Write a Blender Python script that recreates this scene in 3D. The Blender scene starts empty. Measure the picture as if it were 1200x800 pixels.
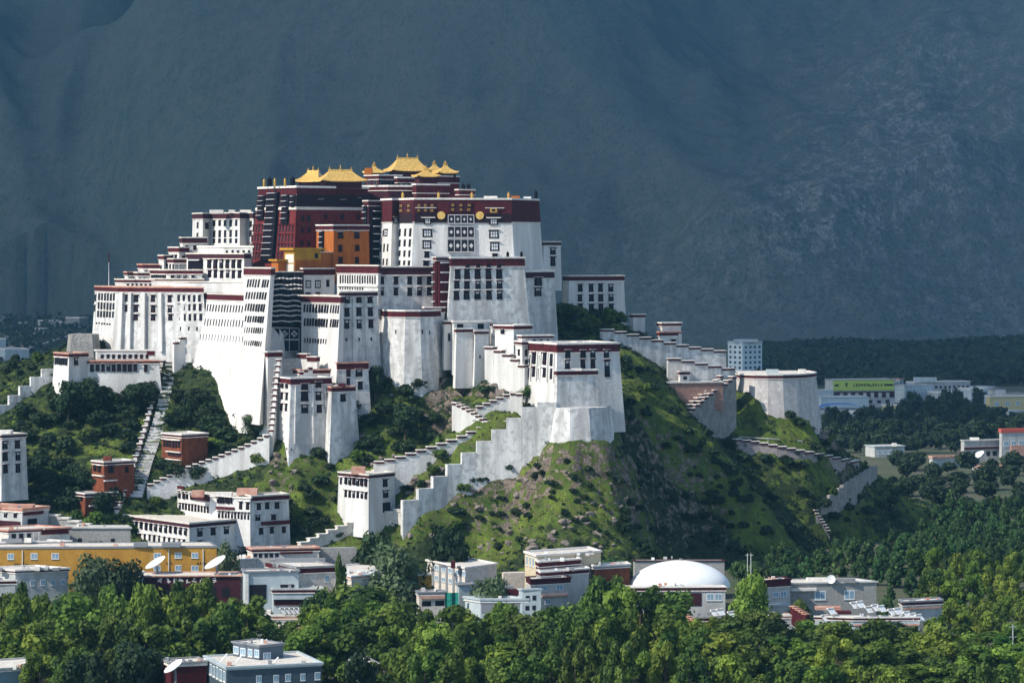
import bpy, bmesh, math, random
import numpy as np
from mathutils import Vector, Matrix

random.seed(7)
RNG = np.random.default_rng(11)
C = bpy.context.scene.collection
SC = bpy.context.scene

# ------------------------------------------------------------------ camera, light, exposure
F = 3750.0          # focal length in pixels of a 1200 px wide frame
HY = 287.0          # horizon row
HC = 130.0          # camera height above the valley floor (m)
cam = bpy.data.cameras.new('camera'); camo = bpy.data.objects.new('camera', cam); C.objects.link(camo)
camo.location = (0, 0, HC); camo.rotation_euler = (math.radians(90), 0, 0)
cam.sensor_width = 36; cam.lens = F / 1200 * 36; cam.shift_y = -(400 - HY) / 1200
cam.clip_start = 1; cam.clip_end = 30000
SC.camera = camo

SUN_TO = Vector((-0.66, -0.38, 0.66)).normalized()
world = bpy.data.worlds.new('World'); SC.world = world; world.use_nodes = True
nt = world.node_tree; nt.nodes.clear()
wo = nt.nodes.new('ShaderNodeOutputWorld'); bg = nt.nodes.new('ShaderNodeBackground'); sk = nt.nodes.new('ShaderNodeTexSky')
sk.sky_type = 'NISHITA'; sk.sun_disc = False; sk.altitude = 1500
sk.sun_elevation = math.asin(SUN_TO.z); sk.sun_rotation = math.atan2(SUN_TO.x, SUN_TO.y)
bg.inputs[1].default_value = 0.15
nt.links.new(sk.outputs[0], bg.inputs[0]); nt.links.new(bg.outputs[0], wo.inputs[0])
sun = bpy.data.lights.new('sun', 'SUN'); sun.energy = 4.2; sun.angle = math.radians(0.5); sun.color = (1.0, 0.94, 0.83)
suno = bpy.data.objects.new('sun', sun); C.objects.link(suno); suno.location = (-400, 300, 900)
suno.rotation_euler = (-SUN_TO).to_track_quat('-Z', 'Y').to_euler()
SC.view_settings.view_transform = 'Standard'; SC.view_settings.look = 'None'
SC.view_settings.exposure = 0.52; SC.view_settings.gamma = 1.0; SC.view_settings.use_curve_mapping = False
SC.render.engine = 'CYCLES'
SC.cycles.use_denoising = True
SC.cycles.max_bounces = 5; SC.cycles.diffuse_bounces = 2; SC.cycles.glossy_bounces = 2
SC.cycles.transparent_max_bounces = 4; SC.cycles.volume_bounces = 0; SC.cycles.caustics_reflective = False
SC.cycles.sample_clamp_indirect = 4

# ------------------------------------------------------------------ helpers
def P(px, py, Y):
    return Vector(((px - 600) * Y / F, Y, HC + (HY - py) * Y / F))
def XY(px, Y): return Vector(((px - 600) * Y / F, Y))
def ZZ(py, Y): return HC + (HY - py) * Y / F

def mat(name, col, rough=0.85, col2=None, scale=0.3, stretch=None, metal=0.0, detail=4, lo=.35, hi=.65,
        col3=None, scale3=2.0, lo3=.5, hi3=.7, spec=0.2, bump=0.0, bscale=3.0, rand=0.0):
    m = bpy.data.materials.new(name); m.use_nodes = True; t = m.node_tree; b = t.nodes['Principled BSDF']
    b.inputs['Roughness'].default_value = rough; b.inputs['Metallic'].default_value = metal
    b.inputs['Specular IOR Level'].default_value = spec
    c4 = (*col, 1)
    b.inputs['Base Color'].default_value = c4
    out = None
    if col2 is not None or bump:
        tc = t.nodes.new('ShaderNodeTexCoord'); mp = t.nodes.new('ShaderNodeMapping')
        t.links.new(tc.outputs['Object'], mp.inputs[0])
        if stretch: mp.inputs['Scale'].default_value = stretch
    def layer(prev, colb, sc, l, h, vec):
        n = t.nodes.new('ShaderNodeTexNoise'); n.inputs['Scale'].default_value = sc; n.inputs['Detail'].default_value = detail
        t.links.new(vec, n.inputs['Vector'])
        r = t.nodes.new('ShaderNodeMapRange'); r.inputs[1].default_value = l; r.inputs[2].default_value = h
        t.links.new(n.outputs[0], r.inputs[0])
        x = t.nodes.new('ShaderNodeMix'); x.data_type = 'RGBA'
        t.links.new(r.outputs[0], x.inputs[0])
        if prev is None: x.inputs[6].default_value = c4
        else: t.links.new(prev, x.inputs[6])
        x.inputs[7].default_value = (*colb, 1)
        return x.outputs[2]
    if col2 is not None: out = layer(None, col2, scale, lo, hi, mp.outputs[0])
    if col3 is not None: out = layer(out, col3, scale3, lo3, hi3, tc.outputs['Object'])
    if rand:
        oi = t.nodes.new('ShaderNodeObjectInfo'); hs = t.nodes.new('ShaderNodeHueSaturation')
        r = t.nodes.new('ShaderNodeMapRange'); r.inputs[3].default_value = 1 - rand; r.inputs[4].default_value = 1 + rand
        t.links.new(oi.outputs['Random'], r.inputs[0]); t.links.new(r.outputs[0], hs.inputs['Value'])
        if out: t.links.new(out, hs.inputs['Color'])
        else: hs.inputs['Color'].default_value = c4
        out = hs.outputs[0]
    if out: t.links.new(out, b.inputs['Base Color'])
    if bump:
        n = t.nodes.new('ShaderNodeTexNoise'); n.inputs['Scale'].default_value = bscale; n.inputs['Detail'].default_value = 5
        t.links.new(tc.outputs['Object'], n.inputs['Vector'])
        bp = t.nodes.new('ShaderNodeBump'); bp.inputs['Strength'].default_value = bump; bp.inputs['Distance'].default_value = 1.0
        t.links.new(n.outputs[0], bp.inputs['Height']); t.links.new(bp.outputs[0], b.inputs['Normal'])
    return m

class MB:
    """collects polygons; build() links them as ONE mesh object"""
    def __init__(self): self.v = []; self.f = []; self.mi = []
    def poly(self, pts, m=0):
        k = len(self.v); self.v += [tuple(p) for p in pts]; self.f.append(tuple(range(k, k + len(pts)))); self.mi.append(m)
    def prism(self, bot, top, m=0, cap=True, base=True, mtop=None):
        n = len(bot); k = len(self.v); self.v += [tuple(p) for p in bot] + [tuple(p) for p in top]
        for i in range(n):
            j = (i + 1) % n
            self.f.append((k + i, k + j, k + n + j, k + n + i)); self.mi.append(m)
        if cap: self.f.append(tuple(k + n + i for i in range(n))); self.mi.append(m if mtop is None else mtop)
        if base: self.f.append(tuple(k + n - 1 - i for i in range(n))); self.mi.append(m)
    def box(self, c, size, m=0, rot=None):
        x, y, z = size[0] / 2, size[1] / 2, size[2] / 2
        R = rot if rot else Matrix.Identity(3)
        q = [Vector(c) + R @ Vector(p) for p in ((-x,-y,-z),(x,-y,-z),(x,y,-z),(-x,y,-z),(-x,-y,z),(x,-y,z),(x,y,z),(-x,y,z))]
        self.prism(q[:4], q[4:], m)
    def lathe(self, c, prof, n=10, m=0):
        c = Vector(c); k = len(self.v)
        for r, z in prof:
            for i in range(n):
                a = 2 * math.pi * i / n
                self.v.append((c.x + r * math.cos(a), c.y + r * math.sin(a), c.z + z))
        for s in range(len(prof) - 1):
            for i in range(n):
                j = (i + 1) % n
                self.f.append((k + s*n + i, k + s*n + j, k + (s+1)*n + j, k + (s+1)*n + i)); self.mi.append(m)
        self.f.append(tuple(k + (len(prof)-1)*n + i for i in range(n))); self.mi.append(m)
    def tube(self, a, b, r1, r2=None, n=6, m=0):
        a, b = Vector(a), Vector(b); r2 = r1 if r2 is None else r2
        d = (b - a).normalized(); u = d.orthogonal().normalized(); w = d.cross(u)
        ring = lambda c, r: [c + (u * math.cos(2*math.pi*i/n) + w * math.sin(2*math.pi*i/n)) * r for i in range(n)]
        self.prism(ring(a, r1), ring(b, r2), m)
    def data(self, name, mats, origin=(0, 0, 0), smooth=False):
        me = bpy.data.meshes.new(name); o = Vector(origin)
        me.from_pydata([(p[0]-o.x, p[1]-o.y, p[2]-o.z) for p in self.v], [], self.f)
        for m in (mats if isinstance(mats, (list, tuple)) else [mats]): me.materials.append(m)
        me.polygons.foreach_set('material_index', self.mi)
        if smooth: me.polygons.foreach_set('use_smooth', [True] * len(self.f))
        me.update(); return me
    def build(self, name, mats, parent=None, loc=None, smooth=False):
        """verts are in world space; the object's origin is the parent's base (or loc)"""
        og = Vector(parent['base_xyz']) if parent is not None else (Vector(loc) if loc is not None else Vector((0, 0, 0)))
        ob = bpy.data.objects.new(name, self.data(name, mats, og, smooth)); C.objects.link(ob)
        if parent is not None: ob.parent = parent; ob['base_xyz'] = list(og)
        else: ob.location = og; ob['base_xyz'] = list(og)
        return ob

def tag(o, label=None, cat=None, group=None, kind=None):
    if label: o['label'] = label
    if cat: o['category'] = cat
    if group: o['group'] = group
    if kind: o['kind'] = kind
    return o
def thing(name, label, cat, loc, group=None):
    o = bpy.data.objects.new(name, None); C.objects.link(o); o.location = loc; o['base_xyz'] = list(Vector(loc)); o.empty_display_size = 1
    return tag(o, label, cat, group, 'thing')
def place(name, data, parent, M):
    """a part sharing mesh data, placed with a world matrix (parents are never rotated or scaled)"""
    o = bpy.data.objects.new(name, data); C.objects.link(o); o.parent = parent
    o.matrix_local = Matrix.Translation(-Vector(parent['base_xyz'])) @ M
    return o

# ------------------------------------------------------------------ vectorised noise
_perm = np.random.default_rng(3).permutation(512)
def vnoise(x, y, seed=0):
    xi = np.floor(x).astype(int); yi = np.floor(y).astype(int); fx = x - xi; fy = y - yi
    fx = fx*fx*fx*(fx*(fx*6-15)+10); fy = fy*fy*fy*(fy*(fy*6-15)+10)
    h = lambda a, b: (_perm[(_perm[(a + seed*37) & 511] + b) & 511]) / 511.0
    return (h(xi,yi)*(1-fx)+h(xi+1,yi)*fx)*(1-fy) + (h(xi,yi+1)*(1-fx)+h(xi+1,yi+1)*fx)*fy
def fbm(x, y, oct=5, seed=0, ridged=False):
    a, s, t = 1.0, 0.0, 0.0
    for o in range(oct):
        n = vnoise(x, y, seed + o)
        if ridged: n = 1 - np.abs(2*n - 1)
        s = s + a*n; t += a; a *= .5; x = x*2.03 + 11.3; y = y*2.03 + 7.7
    return s / t
# ------------------------------------------------------------------ the hill: a height field through surveyed points
HILL_PTS = [  # (photo column, photo row, distance)
 (205,451,1338),(260,482,1312),(298,490,1306),(236,430,1338),(300,440,1320),(340,527,1272),(385,527,1280),(430,478,1292),(400,440,1308),
 (445,440,1306),(480,446,1302),(520,440,1314),(510,505,1290),(540,470,1302),(575,440,1306),(600,470,1288),(640,520,1263),(700,522,1276),(735,476,1304),
 (470,470,1296),(470,520,1276),(440,560,1262),(500,545,1262),
 (648,514,1252),(655,514,1251),(662,514,1250.5),(669,514,1250),(676,514,1250),(683,514,1250),(690,514,1250),(697,515,1251),(704,516,1253),(717,516,1258),(727,508,1268),(690,560,1250),(740,600,1256),(780,640,1264),(600,560,1256),(560,600,1250),(520,640,1240),(600,620,1246),(590,508,1264),(560,522,1262),(530,541,1260),(500,556,1257),(472,567,1252),(660,645,1217),(720,650,1220),(640,580,1236),
 (800,600,1300),(850,640,1296),(760,540,1296),(880,655,1310),
 (742,482,1312),(800,522,1318),(850,560,1322),(900,606,1326),(930,640,1330),
 (850,520,1376),(900,540,1386),(800,475,1352),(765,435,1352),(715,405,1350),(862,462,1394),(882,471,1390),(905,482,1390),(872,466,1391),(893,477,1389),(918,484,1391),(925,486,1392),(932,487,1393),(939,488,1395),(946,488,1397),(958,487,1406),(800,440,1386),
 (1000,545,1424),(1032,565,1442),(1055,578,1450),(1090,600,1472),(1118,612,1484),(960,605,1392),(905,570,1372),(950,560,1405),
 (720,385,1392),(760,395,1400),(660,350,1402),(840,445,1400),(850,440,1406),
 (185,452,1332),(120,450,1338),(65,440,1340),(100,500,1312),(150,520,1298),(60,555,1274),(20,575,1266),(100,600,1254),(180,590,1266),(185,500,1306),(195,440,1336),
 (250,560,1270),(320,560,1264),(380,600,1254),(430,610,1254),(230,520,1294),(290,500,1302),(470,605,1254),(0,500,1318),(10,478,1330),
 (180,646,1234),(225,650,1212),(290,650,1232),(340,648,1236),(400,625,1246),(440,622,1246),(360,652,1236),(470,628,1242),(500,622,1240),
 (0,427,1402),(90,402,1388),(-80,462,1404),(40,440,1376),(100,412,1372),(-60,520,1310),(-120,560,1290),(145,540,1282),(172,575,1268),(170,520,1294),
]
def gz(Y):
    """the valley floor: flat, dipping gently towards the viewer in front of the hill"""
    u = np.clip((1235.0 - Y)/135.0, 0, 1); return -8.0*u*u*(3-2*u)
_pts = [(*XY(a, Y), ZZ(b, Y)) for a, b, Y in HILL_PTS]
for a in range(-160, 300, 60):  _pts.append((*XY(a, 1462), 40 + max(0, a) * .2))
for a in (160, 240, 320, 400, 480, 560, 620): _pts.append((*XY(a, 1365), 88.0)); _pts.append((*XY(a, 1425), 94.0))
for a in (140, 300, 450, 600, 720): _pts.append((*XY(a, 1500), 62.0))
for a in range(-260, 1300, 75):
    _pts.append((*XY(a, 1640), 0.0)); _pts.append((*XY(a, 1760), -2.0))
for a in range(-200, 580, 60):
    Y = 1200 if 90 < a < 420 else 1216
    _pts.append((*XY(a, Y), gz(Y)))
for a in (590, 660, 730): _pts.append((*XY(a, 1200), gz(1200)))
for a, Y in ((800,1232),(860,1286),(920,1310),(970,1346),(1020,1400),(1080,1440),(1130,1480),(1140,1560)): _pts.append((*XY(a, Y), 0.0))
for a in range(-260, 1400, 110): _pts.append((*XY(a, 1160 if a < 900 else 1230), -9.0 if a < 900 else -2.0))
for Y in range(1230, 1700, 80): _pts.append((*XY(-380, Y), -2.0)); _pts.append((*XY(1260, Y), -2.0))
_A = np.array(_pts)
HX0, HX1, HY0, HY1, HS = -330.0, 300.0, 1170.0, 1720.0, 1.6
_gx = np.arange(HX0, HX1 + .1, HS); _gy = np.arange(HY0, HY1 + .1, HS)
def _rbf(pts, gx, gy):
    xy = pts[:, :2]; n = len(xy)
    D = np.sqrt(((xy[:, None] - xy[None])**2).sum(-1) + 60.0)
    w = np.linalg.solve(np.block([[-D + 0.7*np.eye(n), np.ones((n, 1))], [np.ones((1, n)), np.zeros((1, 1))]]), np.append(pts[:, 2], 0))
    Z = np.full((len(gy), len(gx)), w[-1])
    X, Y = np.meshgrid(gx, gy)
    for k in range(n): Z -= w[k] * np.sqrt((X - xy[k, 0])**2 + (Y - xy[k, 1])**2 + 60.0)
    return Z
HZ = _rbf(_A, _gx, _gy)
_X, _Y = np.meshgrid(_gx, _gy)
_ramp = np.clip(HZ / 14.0, 0, 1)
# the sharp grassy crest that runs down from the lower east house
_cr = [XY(738, 1310), XY(800, 1318), XY(850, 1322), XY(908, 1327)]; _cd = np.full(HZ.shape, 1e9)
for _a, _b in zip(_cr, _cr[1:]):
    _d = _b - _a; _u = np.clip(((_X-_a.x)*_d.x + (_Y-_a.y)*_d.y)/_d.length_squared, 0, 1); _cd = np.minimum(_cd, np.hypot(_X-_a.x-_u*_d.x, _Y-_a.y-_u*_d.y))
HZ = HZ + 5.0*np.exp(-(_cd/9)**2)*np.clip(HZ/20, 0, 1)
_pxg = 600 + _X * F / _Y
_rocky = np.clip(fbm(_X/26, _Y/26, 4, 5)*2.6 - .9, 0, 1)
# bare rock shows on the spur under the east tower, in the crag by the round bastion and on the slope beside the gate stair
def _blob(cx, cy, Yc, rx, ry):
    p = P(cx, cy, Yc); return np.exp(-(((_X - p.x)/rx)**2 + ((_Y - p.y)/ry)**2))
_crag = 1.7*_blob(525, 480, 1298, 9, 20) + .62*_blob(610, 620, 1250, 34, 20) + .7*_blob(700, 610, 1256, 36, 24) + .8*_blob(330, 548, 1270, 10, 16) + .9*_blob(490, 560, 1266, 14, 14) + _blob(970, 520, 1412, 16, 20) + .8*_blob(800, 620, 1300, 30, 26) + .9*_blob(205, 440, 1338, 5, 14) + 1.5*_blob(590, 450, 1296, 10, 14)
_crag = np.clip(_crag, 0, 1.5)
_r1 = fbm(_X/15, _Y/11, 5, 9, True); _r2 = fbm(_X/4.5, _Y/4.5, 4, 15)
_calm = np.clip(1 - .95*_blob(682, 512, 1256, 34, 13)*np.clip((HZ-45)/6, 0, 1) - .9*_blob(905, 480, 1395, 34, 13)*np.clip((HZ-52)/5, 0, 1), .05, 1)   # footings were levelled for their walls
_ramp = _ramp*_calm
_wl = HZ + (fbm(_X/22, _Y/22, 3, 27) - .5)*14; _st = _wl/6.5; _fr = _st - np.floor(_st); _sm = np.clip((_fr-.55)/.4, 0, 1); _sm = _sm*_sm*(3-2*_sm)
_ledge = (np.floor(_st) + _sm)*6.5 - _wl
HZ = HZ + _ledge*_ramp*np.clip(.30 + .55*_crag, 0, .85)
HZ = HZ + _ramp * ((_r1 - .55) * (3.0 + 6.0*_crag) + (_r2 - .5) * (1.6 + 2.4*_crag) + (fbm(_X/40, _Y/40, 3, 2) - .5) * 5)
_n = fbm(_X/7, _Y/7, 3, 71)
# the rock was cut back under the footing wall and under the east bastion
HZ = np.where((_X > 9) & (_X < 45) & (_Y > 1243) & (_Y < 1268), np.minimum(HZ, 51.0 + 5*_n - .12*np.abs(_X-24)), HZ)
HZ = np.where((_X > 93) & (_X < 165) & (_Y > 1372) & (_Y < 1404), np.clip(HZ, 62.0 - (_X-97)*.24 + 5*(_n-.5) - 1.7*np.maximum(0, _X-129) - 1.8*np.maximum(0, 1390 + .2*np.abs(_X-112) - _Y), np.where(_X < 142, 66.0 - (_X-97)*.27 + 3.5*(_n-.5), 200)), HZ)
_GZ = gz(_Y); HZ = np.where(HZ < _GZ + .4, HZ - 1.5, HZ)
def hz(x, y):
    i = (x - HX0) / HS; j = (y - HY0) / HS
    if i < 0 or j < 0 or i >= len(_gx) - 1 or j >= len(_gy) - 1: return float(gz(y))
    a, b = int(i), int(j); u, v = i - a, j - b
    return max(float(gz(y)), float((HZ[b,a]*(1-u)+HZ[b,a+1]*u)*(1-v) + (HZ[b+1,a]*(1-u)+HZ[b+1,a+1]*u)*v))
def ray(px, py, y0=1172.0, y1=1715.0):
    """where the line of sight through a photo pixel meets the hill (or the valley floor)"""
    Y = y0
    while Y < y1:
        p = P(px, py, Y)
        if p.z <= hz(p.x, p.y): return p
        Y += 1.0
    if py > HY + 5:
        Y = HC * F / (py - HY); return P(px, py, Y)
    return None

def set_attr(me, name, arr):
    at = me.attributes.new(name, 'FLOAT', 'POINT'); at.data.foreach_set('value', np.asarray(arr, dtype=np.float32).ravel())
def grid_mesh(name, gx, gy, Z, m, kind='structure', attrs=None, keep=None):
    ny, nx = Z.shape; X, Y = np.meshgrid(gx, gy)
    v = np.stack([X, Y, Z], -1).reshape(-1, 3)
    idx = np.arange(nx*ny).reshape(ny, nx)
    q = np.stack([idx[:-1,:-1], idx[:-1,1:], idx[1:,1:], idx[1:,:-1]], -1).reshape(-1, 4)
    if keep is not None: q = q[keep[:-1,:-1].reshape(-1)]
    me = bpy.data.meshes.new(name); me.from_pydata(v.tolist(), [], q.tolist()); me.materials.append(m)
    me.polygons.foreach_set('use_smooth', [True]*len(me.polygons))
    for k, a in (attrs or {}).items(): set_attr(me, k, a)
    o = bpy.data.objects.new(name, me); C.objects.link(o); o['kind'] = kind
    return o

def hill_material():
    m = bpy.data.materials.new('hillside'); m.use_nodes = True; t = m.node_tree; b = t.nodes['Principled BSDF']
    b.inputs['Roughness'].default_value = .95; b.inputs['Specular IOR Level'].default_value = .1
    tc = t.nodes.new('ShaderNodeTexCoord')
    def noise(sc, det=5, rough=.6):
        n = t.nodes.new('ShaderNodeTexNoise'); n.inputs['Scale'].default_value = sc; n.inputs['Detail'].default_value = det
        n.inputs['Roughness'].default_value = rough; t.links.new(tc.outputs['Object'], n.inputs['Vector']); return n.outputs[0]
    def ramp(src, l, h):
        r = t.nodes.new('ShaderNodeMapRange'); r.inputs[1].default_value = l; r.inputs[2].default_value = h; t.links.new(src, r.inputs[0]); return r.outputs[0]
    def mix(f, a, c):
        x = t.nodes.new('ShaderNodeMix'); x.data_type = 'RGBA'; t.links.new(f, x.inputs[0])
        for s, k in ((a, 6), (c, 7)):
            if isinstance(s, tuple): x.inputs[k].default_value = (*s, 1)
            else: t.links.new(s, x.inputs[k])
        return x.outputs[2]
    def attr(n):
        a = t.nodes.new('ShaderNodeAttribute'); a.attribute_name = n; return a.outputs['Fac']
    def add(a, c, op='ADD'):
        x = t.nodes.new('ShaderNodeMath'); x.operation = op
        for s, k in ((a, 0), (c, 1)):
            if isinstance(s, (int, float)): x.inputs[k].default_value = s
            else: t.links.new(s, x.inputs[k])
        return x.outputs[0]
    grass = mix(ramp(noise(.09), .38, .62), (.042, .078, .014), (.145, .20, .03))
    grass = mix(ramp(noise(.5, 6, .7), .46, .64), grass, (.10, .098, .04))
    grass = mix(ramp(noise(1.6, 5, .7), .52, .66), grass, (.035, .055, .015))
    scrub = mix(ramp(noise(.5), .4, .6), (.016, .028, .012), (.042, .058, .022))
    rock = mix(ramp(noise(.35, 6), .35, .65), (.085, .066, .052), (.29, .23, .185))
    rock = mix(ramp(noise(1.3, 5), .5, .66), rock, (.055, .05, .042))
    g = add(attr('grass'), add(add(noise(.22, 6), .5, 'SUBTRACT'), 1.5, 'MULTIPLY'))
    base = mix(ramp(g, .42, .58), scrub, grass)
    r = add(attr('rock'), add(add(noise(.28, 6, .65), .5, 'SUBTRACT'), 1.9, 'MULTIPLY'))
    base = mix(ramp(r, .50, .58), base, rock)
    t.links.new(base, b.inputs['Base Color'])
    bp = t.nodes.new('ShaderNodeBump'); bp.inputs['Strength'].default_value = .8; bp.inputs['Distance'].default_value = 1.2
    t.links.new(noise(.9, 6, .7), bp.inputs['Height']); t.links.new(bp.outputs[0], b.inputs['Normal'])
    return m
_gzx = np.gradient(HZ, HS, axis=1); _gzy = np.gradient(HZ, HS, axis=0); _slope = np.hypot(_gzx, _gzy)
_grass = .16 + .35*fbm(_X/50, _Y/50, 3, 21) + .30*np.clip(.75 - _slope, 0, .7)
for cx, cy, Yc, rx, ry, w in ((830,545,1330,14,22,.55),(660,560,1250,30,24,.62),(610,610,1252,24,20,.45),(880,590,1326,14,20,.45),(780,500,1330,14,30,.7),(450,560,1270,26,26,.35),(160,530,1292,9,16,.6),(420,600,1252,16,10,.5),(470,600,1254,14,10,.5),(330,590,1260,16,10,.35),(230,545,1286,12,10,.3),
                        (900,510,1392,30,24,.3),(1060,600,1470,26,30,.5),(730,430,1350,16,16,.45),(420,590,1256,14,14,.5),(960,570,1400,30,20,.3),(480,600,1256,16,12,.5),(560,610,1254,20,18,.3)):
    _grass = _grass + w*_blob(cx, cy, Yc, rx, ry)
_grass += .75*np.exp(-(_cd/6.5)**2)
_grass -= .45*_blob(770, 590, 1290, 26, 20) + .3*_blob(840, 625, 1300, 22, 16)
_rock = .13 + .21*_crag + (.05 + .22*np.clip(_crag, 0, 1))*np.clip(_slope - .85, 0, 1.2)
# keep only the hill itself; the plain is the ground sheet
_hillpx = None
hill = grid_mesh('hill', _gx, _gy, HZ, hill_material(), attrs={'rock': _rock, 'grass': _grass}, keep=(HZ > _GZ - 1.0) | (np.roll(HZ, -1, 0) > _GZ - 1.0))

# ------------------------------------------------------------------ valley floor out to the mountains, in one sheet
M_ground = mat('valley_ground', (.06, .08, .04), .95, (.11, .10, .07), .02, col3=(.05, .07, .03), scale3=.15)
g = MB(); _ys = [-600] + list(range(1095, 1241, 5)) + [9000]
for ya, yb in zip(_ys, _ys[1:]): g.poly([(-6000, ya, float(gz(ya))), (6000, ya, float(gz(ya))), (6000, yb, float(gz(yb))), (-6000, yb, float(gz(yb)))])
tag(g.build('ground', M_ground), kind='structure')

# ------------------------------------------------------------------ mountain wall behind the valley
mgx = np.arange(-1900, 1901, 11.0); mgy = np.arange(3900, 7560, 11.0)
MX, MY = np.meshgrid(mgx, mgy)
_wob = (fbm(MX/700, MY/700, 4, 31) - .5) * 360
_left = np.clip((-330 - MX)/450, 0, 1); _left = _left*_left*(3 - 2*_left)   # the valley runs deeper on the left
tt = (MY + _wob - 4230 - 1250*_left)
MZ = np.where(tt > 0, tt * .36 * (1 + .5*_left), tt * .05)
MZ = MZ * (1 + .18*(fbm(MX/900+3, MY/2000, 3, 33) - .5))
def spur(ax, aY, bx, bY, h0, h1, w):
    """a rounded ridge running down from a (high) to b (low)"""
    a = np.array(XY(ax, aY)); c = np.array(XY(bx, bY)); d = c - a; L2 = (d**2).sum()
    u = np.clip(((MX - a[0])*d[0] + (MY - a[1])*d[1]) / L2, 0, 1)
    dx = MX + (_wob*.25) - (a[0] + u*d[0]); dy = MY - (a[1] + u*d[1]); r = np.hypot(dx, dy)
    return (h0 + (h1 - h0)*u) * np.clip(1 - r/(w*(1 - .35*u)), 0, 1)**1.15
MZ += spur(420, 5900, 840, 4460, 380, 80, 620) + spur(-160, 6000, 230, 5300, 240, 40, 420) + spur(1500, 5500, 960, 4380, 330, 50, 480) + spur(1130, 6200, 1060, 5000, 150, 60, 420)
_gr = random.Random(8)
for _ in range(17):
    if _ % 2: a0 = _gr.uniform(930, 1330); MZ += spur(a0, 6700, a0 - _gr.uniform(120, 330), 4420, _gr.choice([-55,-40,60,80]), _gr.choice([-20,20]), _gr.uniform(90, 190))
    else: a0 = _gr.uniform(-260, 560); MZ += spur(a0, 6900, a0 + _gr.uniform(150, 380), 4520, _gr.choice([-30,40,60,70]), _gr.choice([-10,20]), _gr.uniform(100, 210))
MZ += 0 + spur(80, 6400, 60, 5100, 160, 60, 450)
_up = np.clip(MZ/220, 0, 1)
MZ += _up*((fbm(MX/420, MY/620, 4, 41, True) - .6)*130 + (fbm(MX/90, MY/330, 3, 47) - .5)*10*(1 - .85*_left))
_rk = np.clip(_blob(0,0,1,1,1)*0 if False else 0, 0, 1)
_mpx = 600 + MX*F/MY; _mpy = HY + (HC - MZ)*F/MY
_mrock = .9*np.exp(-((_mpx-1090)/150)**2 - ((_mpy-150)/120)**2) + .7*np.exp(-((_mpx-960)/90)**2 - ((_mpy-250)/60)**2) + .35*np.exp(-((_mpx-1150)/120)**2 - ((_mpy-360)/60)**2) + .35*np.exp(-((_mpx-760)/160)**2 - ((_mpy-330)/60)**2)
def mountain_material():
    m = bpy.data.materials.new('scrub_haze_tint'); m.use_nodes = True; t = m.node_tree; b = t.nodes['Principled BSDF']
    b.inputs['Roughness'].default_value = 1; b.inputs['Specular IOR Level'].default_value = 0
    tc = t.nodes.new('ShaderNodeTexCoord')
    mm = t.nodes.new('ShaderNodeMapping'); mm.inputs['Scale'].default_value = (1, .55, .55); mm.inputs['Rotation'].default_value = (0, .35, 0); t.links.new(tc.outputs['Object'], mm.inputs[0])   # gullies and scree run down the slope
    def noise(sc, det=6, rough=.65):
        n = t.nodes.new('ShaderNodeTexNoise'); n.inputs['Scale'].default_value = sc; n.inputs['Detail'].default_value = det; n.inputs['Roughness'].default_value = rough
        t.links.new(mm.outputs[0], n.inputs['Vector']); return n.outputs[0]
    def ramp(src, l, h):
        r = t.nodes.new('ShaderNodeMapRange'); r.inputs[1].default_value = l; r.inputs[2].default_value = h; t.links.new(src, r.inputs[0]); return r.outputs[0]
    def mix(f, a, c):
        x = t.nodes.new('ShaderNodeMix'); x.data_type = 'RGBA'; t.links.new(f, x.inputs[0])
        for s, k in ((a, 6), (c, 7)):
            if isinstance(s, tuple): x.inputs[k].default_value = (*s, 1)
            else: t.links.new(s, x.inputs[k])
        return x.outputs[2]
    base = mix(ramp(noise(.004), .4, .62), (.045, .08, .08), (.085, .115, .115))  # scrub colours leaned to teal, carrying part of the haze blue
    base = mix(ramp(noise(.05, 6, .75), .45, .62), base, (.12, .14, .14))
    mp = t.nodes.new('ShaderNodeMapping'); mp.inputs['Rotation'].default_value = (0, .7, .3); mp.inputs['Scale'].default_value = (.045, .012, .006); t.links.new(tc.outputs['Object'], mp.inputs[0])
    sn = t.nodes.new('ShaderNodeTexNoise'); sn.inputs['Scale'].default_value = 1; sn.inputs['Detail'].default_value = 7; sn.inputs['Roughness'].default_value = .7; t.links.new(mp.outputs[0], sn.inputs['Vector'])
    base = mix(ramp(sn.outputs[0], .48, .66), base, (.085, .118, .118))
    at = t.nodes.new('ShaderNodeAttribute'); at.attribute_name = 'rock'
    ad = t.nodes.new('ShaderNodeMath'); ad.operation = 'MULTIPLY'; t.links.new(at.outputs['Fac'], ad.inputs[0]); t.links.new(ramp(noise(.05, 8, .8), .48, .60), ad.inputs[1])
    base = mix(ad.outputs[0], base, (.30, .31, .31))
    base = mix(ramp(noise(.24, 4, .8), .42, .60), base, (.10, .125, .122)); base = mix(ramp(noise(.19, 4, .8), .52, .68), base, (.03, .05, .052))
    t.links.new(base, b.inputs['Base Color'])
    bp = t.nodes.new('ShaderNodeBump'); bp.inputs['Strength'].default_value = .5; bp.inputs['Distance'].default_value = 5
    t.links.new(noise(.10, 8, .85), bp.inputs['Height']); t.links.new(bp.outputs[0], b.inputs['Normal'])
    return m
MZ = np.where(tt < -120, -3, MZ)
grid_mesh('mountain', mgx, mgy, MZ, mountain_material(), attrs={'rock': _mrock})

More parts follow.
